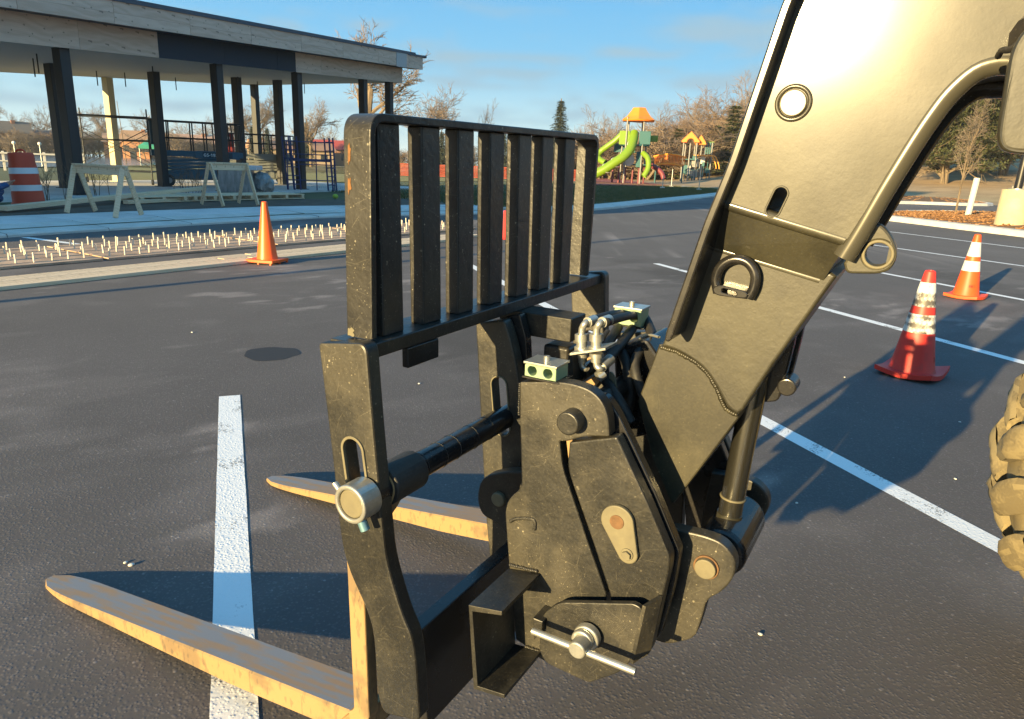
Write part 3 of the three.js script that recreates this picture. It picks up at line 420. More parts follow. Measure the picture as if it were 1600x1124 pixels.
// boom
const LU = 1.17, LW = 1.212;
{ const p0 = bn(1232, 0, LU), pA = bn(1165, 194, LU), d = [(p0[0] - pA[0]), (p0[1] - pA[1])], k = Math.hypot(...d), p1 = [p0[0] + d[0] / k * 0.75, p0[1] + d[1] / k * 0.75], q = bn(1575, 90, LU);
  const up = outline([...px(LU, [[1125, 316, 0.004], [1325, 377, 0.004], [1380, 291, 0.1], [1455, 176, 0.05], [1478, 146, 0.04], [1516, 112, 0.04], [1545, 97, 0.04]]), [q[0] + 0.02, q[1], 0.03], [q[0] + 3.1, q[1] + 0.35], [q[0] + 3.1, q[1] + 1.0], [p1[0] + 0.25, p1[1] + 0.05, 0.1], [...p1, 0.1], [...pA, 0]]);
  up.holes.push(stadium(bn(1220, 303, LU), bn(1208, 328, LU), 0.0098));
  const bm = mesh('boom', plate(up, LU + 0.012, 2 * L0 - LU, 0.006, 3), M.boom, tel); mesh('boom_side_sheet', plate(up, LU, LU + 0.011, 0.0025, 3), M.boom, bm);
  { const s = stadium(bn(1220, 303, LU), bn(1208, 328, LU), 0.0125, THREE.Shape); s.holes.push(stadium(bn(1220, 303, LU), bn(1208, 328, LU), 0.0094)); mesh('slot_rim', plate(s, LU - 0.0015, LU + 0.004, 0.001), M.boom, bm); }
  mesh('fold_bead', muv(rod(loc(1128, 316, LU + 0.0095), loc(1322, 375, LU + 0.0095), 0.0105, 0.0105, 20)), M.boom, bm); mesh('fold_bead', muv(rod(loc(1100, 382, LW + 0.0075), loc(1282, 438, LW + 0.0075), 0.0095, 0.0095, 20)), M.boom, bm);
  const facet = [[1123, 317, LU + 0.002], [1325, 378, LU + 0.002], [1095, 384, LW], [1286, 440, LW]].map(a => loc(...a)); mesh('boom_step', muv(new ConvexGeometry([...facet, ...facet.map(p => V(p.x, p.y, -p.z))])), M.boom, bm);
  const lo = outline(px(LW, [[1094, 382], [1300, 426], [1308, 432], [1242, 524], [1209, 570], [1162, 641], [1152, 648, 0.004], [1135, 637, 0.02], [1121, 607, 0.04], [1099, 574, 0.04], [1062, 550, 0.04], [1034, 541]])); mesh('boom_nose', plate(lo, LW - 0.001, 2 * L0 - LW, 0.006, 4), M.boom, bm);
  const hp = outline(px(LW + 0.012, [[1030, 538], [996, 628, 0.01], [1020, 720], [1050, 791, 0.01], [1156, 652, 0.01], [1150, 600], [1090, 540]])); mesh('boom_head', plate(hp, LW + 0.012, 2 * L0 - LW - 0.012, 0.003), M.head, bm);
  // front cover plate standing proud of the side
  const e = [[1252, -60], [1223, 0], [1137, 256], [1099, 349], [1036, 532]].map(a => bn(a[0], a[1], 1.135)), fs = outline([...e.map(a => [...a, 0.02]), ...e.slice().reverse().map(a => [a[0] + 0.013, a[1] - 0.003, 0.02])]); mesh('boom_front_flange', plate(fs, 1.135, 2 * L0 - 1.135, 0.003), M.gloss, bm);
  // rounded lower edge
  const tp = [[1318, 402], [1345, 358], [1390, 281], [1452, 184], [1486, 141], [1526, 108], [1558, 98], [1592, 97]], tt = tp.map(a => loc(a[0], a[1], 1.185)); tt.push(tt[tt.length - 1].clone().add(V(0.5, 0.045, 0)));
  mesh('boom_lower_edge', muv(tube(tt, 0.0165, 18, 90)), M.edge, bm); mesh('boom_lower_edge', muv(tube(tt.map(p => V(p.x, p.y, -p.z)), 0.0225, 14, 90)), M.gloss, bm);
  const pc = bn(1240, 161, LU), dk = mesh('boom_pin', disc(pc, 0.0195, LU - 0.004, LU + 0.05, 0.002), M.pinface, bm); mesh('pin_weld', (() => { const t = new THREE.TorusGeometry(0.0235, 0.0035, 8, 40); t.translate(pc[0], pc[1], L0 - LU); return strip(t); })(), M.boom, dk);
  // tie-down ring
  const rp = [[1122, 458], [1119, 435], [1127, 416], [1147, 405], [1168, 410], [1180, 428], [1178, 450], [1170, 466]].map(a => loc(a[0], a[1], LW - 0.014)), ri = mesh('tie_ring', tube(rp, 0.0085, 12, 60), M.gloss, bm);
  const ts = outline(px(LW - 0.014, [[1115, 449, 0.01], [1126, 443, 0.01], [1172, 455, 0.01], [1170, 466, 0.01], [1120, 460, 0.01]])); ts.holes.push(stadium(bn(1134, 453, LW - 0.014), bn(1150, 458, LW - 0.014), 0.0035)); mesh('ring_tab', plate(ts, LW - 0.026, LW, 0.002), M.gloss, ri);
  // lifting eye under the boom
  const es = outline(px(1.2, [[1318, 412], [1362, 345, 0.01], [1384, 355, 0.03], [1402, 384, 0.03], [1400, 412, 0.03], [1382, 429, 0.02], [1322, 428, 0.01]])), ec = bn(1372, 398, 1.2); es.holes.push(ring(ec, 0.0205)); const ey = mesh('lifting_eye', plate(es, 1.2, 1.226, 0.004), M.boom, bm); mesh('eye_bush', (() => { const s = ring(ec, 0.0225, THREE.Shape); s.holes.push(ring(ec, 0.0175)); return plate(s, 1.197, 1.229, 0.002); })(), M.pad, ey);
  // slotted guard hanging from the boom, hose end inside
  const gs = outline(px(1.05, [[1640, 20], [1600, 44, 0.05], [1580, 78, 0.03], [1573, 120, 0.04], [1562, 190, 0.04], [1559, 225, 0.03], [1574, 241, 0.03], [1660, 241, 0.03], [1680, 120], [1680, 30]])); gs.holes.push(outline(px(1.05, [[1612, 70, 0.02], [1590, 118, 0.04], [1576, 180, 0.04], [1571, 216, 0.02], [1582, 230, 0.02], [1640, 230, 0.02], [1650, 90, 0.02]]), THREE.Path));
  const gd = mesh('slot_guard', plate(gs, 1.05, 1.085, 0.006, 3), M.boom, tel); mesh('slot_shade_sheet', plate(outline(px(1.1, [[1585, 70], [1567, 215, 0.02], [1580, 236], [1690, 236], [1690, 60]])), 1.1, 1.13, 0.002), M.void, gd); mesh('ram_rod', muv(rod(loc(1591, 212, 1.09), loc(1607, 110, 1.09), 0.0075, 0.0075, 20)), M.zinc, gd); mesh('ram_rod_end', muv(rod(loc(1590, 219, 1.09), loc(1591, 211, 1.09), 0.009, 0.009, 20)), M.void, gd); mesh('guard_hanger', muv(rod(loc(1620, 60, 1.11), loc(1660, 20, 1.2), 0.03, 0.03, 12)), M.gloss, gd); mesh('cable', tube([loc(1560, 88, 1.12), loc(1566, 79, 1.1), loc(1580, 77, 1.08), loc(1592, 68, 1.07)], 0.004, 8), M.hose, gd);  // black sheet behind the guard slot stands for the shade inside its hollow
}
// weld runs
function weld(pts, l, m, parent, r = 0.0032) { const P = px(l, pts).map(p => V(p[0], p[1], L0 - l)), c = new THREE.CatmullRomCurve3(P, false, 'centripetal'), n = Math.ceil(c.getLength() / 0.004), q = c.getSpacedPoints(n), gs = []; for (let i = 0; i <= n; i++) gs.push(strip(new THREE.IcosahedronGeometry(r * (0.85 + 0.4 * hash(i, 7, 3)), 1).translate(q[i].x + 0.0008 * (hash(i, 3, 9) - 0.5), q[i].y + 0.0012 * (hash(i, 5, 9) - 0.5), q[i].z))); mesh('weld_bead', muv(mergeGeometries(gs)), m, parent); }
weld([[1034, 543], [1062, 552], [1099, 576], [1121, 609], [1134, 638], [1150, 648]], 1.2225, M.head, tel, 0.0045); weld([[797, 883], [838, 893]], 1.077, M.plate, car); weld([[822, 1011], [845, 1019]], 1.077, M.plate, car); weld([[812, 600], [811, 648]], 1.083, M.plate, car, 0.0026); weld([[816, 489], [828, 534]], 1.344, M.plate, car); weld([[545, 531], [579, 533]], 0.869, M.frame, car, 0.003); weld([[1131, 318], [1170, 196], [1236, 2]], 1.169, M.boom, tel, 0.004);
// hydraulic hoses and fittings
{ clampBlock(960, 481, 1000, 512, 1.42, tel);
  const H = (pts, r = 0.0088) => mesh('hydraulic_hose', tube(pts.map(p => loc(...p)), r, 12), M.hose, tel);
  H([[924, 501, 1.24], [948, 494, 1.3], [972, 490, 1.42], [990, 492, 1.5]]); H([[946, 504, 1.2], [968, 497, 1.3], [990, 493, 1.42], [1000, 496, 1.5]]);
  H([[966, 512, 1.42], [955, 530, 1.34], [942, 552, 1.26], [925, 575, 1.22], [905, 590, 1.25]], 0.0105); H([[988, 514, 1.42], [972, 535, 1.34], [955, 556, 1.26], [946, 567, 1.22]], 0.0105);
  H([[1002, 488, 1.5], [1014, 510, 1.45], [1022, 540, 1.4], [1018, 590, 1.36], [1000, 640, 1.34]], 0.011); H([[968, 540, 1.35], [980, 575, 1.3], [985, 620, 1.3], [975, 660, 1.3]], 0.011); H([[1008, 535, 1.36], [992, 570, 1.3], [1002, 610, 1.28], [1020, 640, 1.28]], 0.01); H([[940, 575, 1.26], [950, 600, 1.24], [966, 625, 1.22], [985, 660, 1.22]], 0.011); H([[905, 585, 1.2], [900, 600, 1.22], [915, 620, 1.24]], 0.012); H([[880, 575, 1.2], [905, 556, 1.25], [925, 548, 1.33], [950, 520, 1.42]], 0.008);
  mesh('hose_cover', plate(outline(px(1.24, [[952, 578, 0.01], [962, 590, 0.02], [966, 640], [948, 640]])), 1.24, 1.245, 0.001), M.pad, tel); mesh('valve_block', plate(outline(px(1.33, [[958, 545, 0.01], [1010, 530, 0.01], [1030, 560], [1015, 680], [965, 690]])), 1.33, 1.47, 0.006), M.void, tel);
  mesh('tie_strap', tube([loc(1000, 530, 1.38), loc(1015, 524, 1.37), loc(1030, 527, 1.35)], 0.003, 6), M.zinc, tel);
  const sh = mesh('bulkhead_plate', plate(outline(px(1.17, [[890, 552], [946, 544], [946, 548], [890, 556]])), 1.17, 1.23, 0.001), M.zinc, tel); mesh('bulkhead_bracket', plate(outline(px(1.18, [[888, 553], [894, 552], [896, 600], [886, 605]])), 1.18, 1.22, 0.001), M.plate, sh);
  const hex = (x, y0, y1, l, r) => { const a = loc(x, y0, l), b = loc(x, y1, l); return muv(rod(a, b, r, r, 6)); };
  for (const [x, l] of [[909, 1.215], [932, 1.19]]) {
    const f = mesh('hose_fitting', merge([hex(x, 548, 541, l, 0.0145), hex(x, 541, 533, l, 0.0105), hex(x, 533, 522, l, 0.0135), hex(x, 552, 558, l, 0.0135), hex(x, 558, 566, l, 0.0105)]), M.zinc, tel);
    mesh('elbow', tube([loc(x, 522, l), loc(x + 1, 513, l), loc(x + 5, 506, l), loc(x + 13, 502, l + 0.02)], 0.0068, 12, 24), M.zinc, f); mesh('ferrule', muv(rod(loc(x + 9, 504, l + 0.01), loc(x + 20, 500, l + 0.035), 0.0105, 0.0105, 18)), M.zinc, f);
    mesh('elbow', tube([loc(x, 566, l), loc(x + 1, 572, l), loc(x + 5, 576, l), loc(x + 12, 574, l + 0.015)], 0.0068, 12, 24), M.zinc, f);
  }
  mesh('ferrule', muv(rod(loc(940, 573, 1.2), loc(954, 561, 1.23), 0.0108, 0.0108, 18)), M.zinc, tel); mesh('fitting_nut', muv(rod(loc(934, 590, 1.2), loc(943, 583, 1.21), 0.011, 0.011, 6)), M.zinc, tel);
}
// running gear
{ seed = 71;
  const mud = mat({ map: sized(texture(512, (u, v) => { const n = fbm(u * 7, v * 7, 7, 91, 5), f = vnoise(u * 128, v * 128, 128, 92), t = sm(0.30, 0.6, n + (f - 0.5) * 0.2); return [mix(0.13, 0.21, t), mix(0.105, 0.168, t), mix(0.06, 0.09, t)]; }), 0.6), roughness: 0.95, bumpMap: M.mulch.map, bumpScale: 0.006 });
  const rimM = col(0.12, 0.115, 0.1, 0.6);
  const wheel = (b, l, r, w, parent) => {
    const prof = [[0.30, -0.42], [0.36, -0.5], [0.72, -0.52], [0.88, -0.47], [0.925, -0.36], [0.935, 0], [0.925, 0.36], [0.88, 0.47], [0.72, 0.52], [0.36, 0.5], [0.30, 0.42]].map(p => new THREE.Vector2(p[0] * r, p[1] * w)), g = new THREE.LatheGeometry(prof, 64); g.rotateX(Math.PI / 2);
    const gs = [strip(g)]; for (let k = 0; k < 44; k++) { const sd = k % 2 ? 1 : -1, th = k / 44 * Math.PI * 2, q = new THREE.BoxGeometry(0.15 * r, 0.1 * r, w * 0.56, 6, 4, 10), p = q.attributes.position; for (let i = 0; i < p.count; i++) { const z = p.getZ(i) / (w * 0.56) + 0.5, x = p.getX(i) / (0.15 * r), y = p.getY(i) / (0.1 * r), rd = 1 - 0.5 * Math.pow(Math.abs(2 * x), 4) * (y > 0 ? 1 : 0), en = 1 - 0.3 * Math.pow(Math.abs(2 * z - 1), 6); const out = z * 0.53 * w, drop = 0.5 * Math.max(0, z - 0.62) * r * 0.55; p.setXYZ(i, x * 0.15 * r * (0.75 + 0.5 * z) * en + z * 0.2 * r, 0.935 * r + (y * rd + 0.1) * 0.1 * r * en - drop + 0.006 * (hash(i, k, 3) - 0.5), out * sd); } if (sd < 0) { const ix = q.index.array; for (let i = 0; i < ix.length; i += 3) { const tmp = ix[i]; ix[i] = ix[i + 1]; ix[i + 1] = tmp; } } q.computeVertexNormals(); q.rotateZ(th); gs.push(strip(q)); }
    const t = mesh('tyre', muv(mergeGeometries(gs)), mud, parent); t.position.set(b, r - 0.008, L0 - l);
    const rim = new THREE.LatheGeometry([[0.001, -0.12], [0.14, -0.12], [0.16, 0.1], [0.42, 0.14], [0.44, 0.36], [0.47, 0.38]].map(p => new THREE.Vector2(p[0] * r / 1.35, p[1] * w)), 40); rim.rotateX(Math.PI / 2); const rm = mesh('rim', strip(rim), mat({ color: rgb(0.12, 0.115, 0.1), roughness: 0.6, side: THREE.DoubleSide }), t); if (l > L0) rm.rotation.y = Math.PI;
    for (let k = 0; k < 8; k++) { const a = k / 8 * 6.283; mesh('wheel_nut', bx(0.03, 0.03, 0.03, Math.cos(a) * 0.08, Math.sin(a) * 0.08, w * 0.13, 0.004), rimM, rm.parent === t ? t : t); }
  };
  const fb = bn(1564, 728, 1.98)[0]; const rW = 0.56;
  wheel(fb + rW, 2.17, rW, 0.38, tel); wheel(fb + rW, 0.49, rW, 0.38, tel); wheel(fb + rW + 2.3, 2.17, rW, 0.38, tel); wheel(fb + rW + 2.3, 0.49, rW, 0.38, tel);
  const ax = fb + rW, body = col(0.05, 0.05, 0.048, 0.6); mesh('axle', bx(0.2, 0.2, 1.3, ax, rW, 0, 0.03, 2), body, tel); mesh('axle', bx(0.2, 0.2, 1.3, ax + 2.3, rW, 0, 0.03, 2), body, tel);
  mesh('chassis', bx(3.6, 0.36, 0.62, ax + 1.35, 0.8, 0, 0.05, 2), body, tel); mesh('boom_tower', bx(0.5, 0.95, 0.5, ax + 2.7, 1.3, 0, 0.05, 2), body, tel);
}
// ================================================================ THINGS ON THE LOT
seed = 101;
const orange = mat({ color: rgb(0.85, 0.115, 0.012), roughness: 0.42 }), redCone = mat({ map: sized(texture(256, (u, v) => { const n = fbm(u * 6, v * 6, 6, 7, 4), t = sm(0.55, 0.8, n) * 0.4; return [mix(0.62, 0.3, t), mix(0.035, 0.05, t), mix(0.025, 0.04, t)]; }), 0.5), roughness: 0.5 });
const bandClean = mat({ map: sized(texture(256, (u, v) => { const n = fbm(u * 8, v * 8, 8, 7, 4); const c = 0.66 - 0.12 * n; return [c, c, c * 0.96]; }), 0.4), roughness: 0.4 });
const bandDirty = mat({ map: sized(texture(256, (u, v) => { const n = fbm(u * 6, v * 6, 6, 17, 5), f = fbm(u * 30, v * 14, 2, 27, 3), t = sm(0.40, 0.62, n * 0.6 + f * 0.4); return [mix(0.66, 0.10, t), mix(0.65, 0.09, t), mix(0.60, 0.08, t)]; }), 0.35), roughness: 0.5 });
function cone(p, h, rb, baseW, label, mBody, bands, turn, lift, feet, writing) {
  const c = thing('traffic_cone', label, 'traffic cone', [p.x, 0, p.z], turn, 'traffic cones on the lot'), rt = 0.032, y0 = 0.04;
  const R_ = y => mix(rb, rt, (y - y0) / (h - y0));
  const pr = [[rb + 0.012, y0 - 0.006], [rb, y0 + 0.012]]; for (let k = 1; k <= 8; k++) { const y = mix(y0 + 0.012, h - 0.01, k / 8); pr.push([R_(y), y]); } pr.push([rt - 0.004, h], [rt - 0.012, h], [rt - 0.014, h - 0.05]);
  mesh('body', muv(new THREE.LatheGeometry(pr.map(q => new THREE.Vector2(...q)), 40)), mBody, c);
  const b = new RoundedBoxGeometry(baseW, 0.03, baseW, 6, 0.012).toNonIndexed(), q = new THREE.BoxGeometry(baseW, 0.03, baseW, 14, 1, 14), bp = q.attributes.position; for (let i = 0; i < bp.count; i++) { const x = bp.getX(i) / baseW * 2, z = bp.getZ(i) / baseW * 2, cor = Math.pow(Math.abs(x * z), 1.5), rr_ = 1 - 0.06 * cor; bp.setXYZ(i, bp.getX(i) * rr_, bp.getY(i) + 0.025 + lift * cor * (x > 0 ? 1 : 0.7) + feet, bp.getZ(i) * rr_); } q.computeVertexNormals();
  const base = mesh('base', muv(q), mBody, c);
  if (feet) for (const [x, z] of [[-1, -1], [-0.1, -1], [1, -1], [-1, 1], [-0.1, 1], [0.92, 1], [-1, 0], [1, 0]]) mesh('foot', bx(0.022, 0.03, 0.022, x * baseW * 0.43, 0.013, z * baseW * 0.43, 0.003), mBody, base);
  for (const [a, e, m] of bands) mesh('reflective_band', muv(new THREE.CylinderGeometry(R_(e) + 0.0015, R_(a) + 0.0015, e - a, 40, 1, true).translate(0, (a + e) / 2, 0)), m, c);
  if (writing) { const cv = document.createElement('canvas'); cv.width = 128; cv.height = 64; const x = cv.getContext('2d'); x.fillStyle = writing[3]; x.fillRect(0, 0, 128, 64); x.fillStyle = '#1c0a06'; x.font = 'bold 46px sans-serif'; x.fillText(writing[0], 8, 50); const t = new THREE.CanvasTexture(cv); t.colorSpace = THREE.SRGBColorSpace; const y = writing[1], g = new THREE.CylinderGeometry(R_(y + 0.02) + 0.001, R_(y - 0.02) + 0.001, 0.04, 8, 1, true, writing[2], 0.62).translate(0, y, 0); mesh('lettering', strip(g), mat({ map: t, roughness: 0.5 }), c); }
  return c;
}
cone(gp(418, 411), 0.735, 0.125, 0.38, 'plain glossy orange traffic cone beside the long pale boards', orange, [], -0.25, 0, 0.014);
{ const p = gp(1423, 586), q = gp(1508, 466);
  cone(p, 0.70, 0.135, 0.37, 'red traffic cone with scuffed dirty bands and an upturned base', redCone, [[0.30, 0.42, bandDirty], [0.47, 0.625, bandDirty]], 0.75, 0.035, 0, ['TL', 0.13, -0.1, '#b81c14']);
  cone(q, 0.71, 0.13, 0.36, 'bright orange traffic cone with two clean white bands', mat({ color: rgb(0.85, 0.085, 0.012), roughness: 0.5 }), [[0.31, 0.42, bandClean], [0.47, 0.625, bandClean]], 0.7, 0.02, 0, ['RW', 0.15, -1.2, '#e0481a']); }
// long boards
{ const d = V(1.47, 0, -2.33).normalize(), n = V(-d.z * -1, 0, d.x * -1).multiplyScalar(-1), left = V(-0.846, 0, -0.534), o = gp(0, 455).addScaledVector(d, -2.2), woods = [M.lumber, M.lumber2];
  const rows = [[0, 0.02, 0], [0.147, 0.0195, 0.12], [0.294, 0.02, -0.2], [0.44, 0.019, 0.3]];
  rows.forEach(([off, y, s], i) => { for (let k = 0; k < 2; k++) { const a = o.clone().addScaledVector(left, off + 0.07).addScaledVector(d, s + k * 4.93), b = a.clone().addScaledVector(d, 4.9 - (i === 0 && k ? 0.5 : 0)); a.y = b.y = y; const t = thing('long_board', `pale sawn long board, ${['edge board', 'second board', 'third board', 'last board'][i]} of the row, ${k ? 'length running behind the backrest' : 'length before the peg panels'}`, 'board', [(a.x + b.x) / 2, 0, (a.z + b.z) / 2], 0, 'long boards on the asphalt'); const c = V(t.position.x, 0, t.position.z); mesh('timber', bar(a.sub(c), b.sub(c), 0.141 - 0.003 * i, 0.038, 0.004), woods[(i + k) % 2], t); } }); }
// flat panels with upright pegs
{ const P0 = gp(0, 423), d = V(2.7, 0, -4.05).normalize(), left = V(-0.832, 0, -0.555), panel = mat({ map: M.soil.map, color: rgb(5.4, 4.6, 4.2), roughness: 0.9 }), peg = mat({ color: rgb(0.62, 0.55, 0.44), roughness: 0.7 }), pg = bx(0.016, 0.105, 0.016, 0, 0.0525, 0, 0.003);
  for (let k = 0; k < 4; k++) { const c = P0.clone().addScaledVector(d, -0.1 + k * 2.42).addScaledVector(left, 0.82), t = thing('peg_panel', `flat brown panel set with upright pale pegs, ${['first', 'second', 'third', 'fourth', 'fifth'][k]} counted towards the playground`, 'peg panel', [c.x, 0, c.z], Math.atan2(-d.z, d.x), 'panels with upright pegs');
    mesh('panel', bx(2.36, 0.03, 1.55, 0, 0.018, 0, 0.004), panel, t); for (let j = 0; j < 5; j++) mesh('seam_strip', bx(2.3, 0.003, 0.03, 0, 0.0345, -0.62 + j * 0.31, 0), panel, t);
    for (let j = 0; j < 5; j++) for (let i = 0; i < 13; i++) { const m = mesh('peg', pg, peg, t); m.position.set(-1.1 + i * 0.18 + (j % 2) * 0.07 + rr(-0.03, 0.03), 0.03, -0.62 + j * 0.31 + rr(-0.02, 0.02)); m.rotation.set(rr(-0.06, 0.06), rr(0, 1), rr(-0.06, 0.06)); m.scale.y = rr(0.8, 1.15); } } }
// small litter
{ const lt = mat({ color: rgb(0.6, 0.58, 0.52), roughness: 0.8 }), g = new THREE.IcosahedronGeometry(0.011, 1); const sp = [[205, 884, 0.7], [196, 880, 0.5], [1188, 992, 0.5], [1500, 660, 0.5], [1493, 749, 0.5], [1245, 787, 0.5], [1320, 590, 0.5], [560, 590, 0.6], [300, 520, 0.7], [190, 397, 2.0], [655, 600, 0.6]]; for (const [x, y, s] of sp) { const p = gp(x, y), m = mesh('stone_chip', strip(g.clone()), lt); m.position.set(p.x, 0.004 * s, p.z); m.scale.set(s * 1.3, s * 0.6, s); m.rotation.y = rr(0, 6); tag(m, 'small pale stone chip lying on the asphalt', 'stone', 'stone chips on the asphalt'); } }
// barrel, sawhorses
{ const p = gp(46, 322, 0.11), t = thing('traffic_drum', 'orange traffic drum with two white reflective bands beside the sawhorse', 'traffic drum', [p.x, 0.11, p.z], 0); t.rotation.z = 0.035;
  const m = mat({ color: rgb(0.52, 0.055, 0.02), roughness: 0.55 }), sc = 1.02, pr = [[0.02, 0.0], [0.31, 0], [0.31, 0.06], [0.285, 0.09], [0.28, 0.26], [0.27, 0.29], [0.268, 0.42], [0.258, 0.47], [0.255, 0.62], [0.245, 0.68], [0.243, 0.78], [0.232, 0.82], [0.228, 0.99], [0.215, 1.03], [0.19, 1.035], [0.02, 1.04]];
  mesh('body', muv(new THREE.LatheGeometry(pr.map(q => new THREE.Vector2(q[0], q[1] * sc)), 40)), m, t); const b = mat({ color: rgb(0.62, 0.64, 0.66), roughness: 0.35 });
  for (const [a, e, r0, r1] of [[0.30, 0.415, 0.2725, 0.271], [0.63, 0.745, 0.258, 0.248]]) mesh('reflective_band', muv(new THREE.CylinderGeometry(r1, r0, (e - a) * sc, 40, 1, true).translate(0, (a + e) / 2 * sc, 0)), b, t);
  mesh('handle', tube([V(-0.1, 1.05, 0), V(-0.06, 1.1, 0), V(0.06, 1.1, 0), V(0.1, 1.05, 0)], 0.02, 8), m, t); }
function sawhorse(f, tops, label) {
  const F = f.map(a => gp(a[0], a[1], 0.106)), mid = (a, b) => a.clone().add(b).multiplyScalar(0.5), m0 = mid(F[0], F[1]), m1 = mid(F[2], F[3]), H = (m, t) => atDist(t[0], t[1], Math.hypot(m.x, m.z)).y, h = (H(m0, tops[0]) + H(m1, tops[1])) / 2, c = mid(m0, m1), t = thing('sawhorse', label, 'sawhorse', [c.x, 0.106, c.z], 0, 'sawhorses on the sidewalk'), r = p => V(p.x - c.x, p.y - 0.106, p.z - c.z);
  const d = m1.clone().sub(m0).normalize(), A = r(V(m0.x, h, m0.z)).addScaledVector(d, -0.05), B = r(V(m1.x, h, m1.z)).addScaledVector(d, 0.05);
  mesh('top_board', bar(A.clone().add(V(0, -0.02, 0)), B.clone().add(V(0, -0.02, 0)), 0.1, 0.038), M.lumber2, t); mesh('beam', bar(A.clone().add(V(0, -0.11, 0)), B.clone().add(V(0, -0.11, 0)), 0.038, 0.14), M.lumber, t);
  F.forEach((p, i) => { const top = r(V((i < 2 ? m0 : m1).x, h - 0.05, (i < 2 ? m0 : m1).z)), q = r(p); q.y = 0.004; const out = q.clone().sub(top).setY(0).normalize().multiplyScalar(0.045); mesh('leg', bar(q, top.add(out), 0.09, 0.038, 0.004, d), i % 2 ? M.lumber2 : M.lumber, t); });
}
sawhorse([[104, 333], [149, 330], [180, 341], [221, 336]], [[116, 252], [196, 262]], 'pale timber sawhorse beside the orange drum, in front of the widest black column');
sawhorse([[315, 319], [349, 323], [373, 317.5], [403, 321]], [[324, 253], [386, 255]], 'pale timber sawhorse in front of the pallets and the wrapped load');
// pallets and timber behind the sawhorses
{ const pal = (x, y, turn, label) => { const p = gp(x, y, 0.1), t = thing('pallet', label, 'pallet', [p.x, 0.1, p.z], turn, 'pallets by the pavilion'); for (let k = 0; k < 6; k++) mesh('deck_board', bx(1.9, 0.022, 0.13, 0, 0.131, -0.5 + k * 0.2), k % 2 ? M.lumber : M.lumber2, t); for (const x2 of [-0.88, -0.3, 0.3, 0.88]) mesh('stringer', bx(0.09, 0.09, 1.15, x2, 0.074, 0), M.lumber2, t); for (const z of [-0.5, 0, 0.5]) mesh('bottom_board', bx(1.9, 0.022, 0.12, 0, 0.015, z), M.lumber2, t); };
  pal(415, 310, 1.0, 'pale wooden pallet beside the bare soil, at the end of the row'); pal(330, 312, 1.05, 'pale wooden pallet between the two sawhorses, behind the second one'); pal(250, 314, 1.1, 'wooden pallet under the long raised timber');
  const a = gp(4, 330, 0.12), b = gp(318, 306, 0.12); a.y = 0.17; b.y = 0.33; const c = V((a.x + b.x) / 2, 0.1, (a.z + b.z) / 2), t = thing('timber_beam', 'long pale timber sloping up from the ground onto the pallets', 'timber', [c.x, 0.1, c.z]); mesh('timber', bar(a.sub(c), b.sub(c), 0.2, 0.09), M.lumber, t);
  const e = gp(196, 318, 0.12), f = gp(440, 305, 0.12), c2 = V((e.x + f.x) / 2, 0.1, (e.z + f.z) / 2), t2 = thing('timber_beam', 'straight pale timber lying along the edge of the bare soil', 'timber', [c2.x, 0.1, c2.z]); e.y = f.y = 0.145; mesh('timber', bar(e.sub(c2), f.sub(c2), 0.14, 0.08), M.lumber2, t2); }
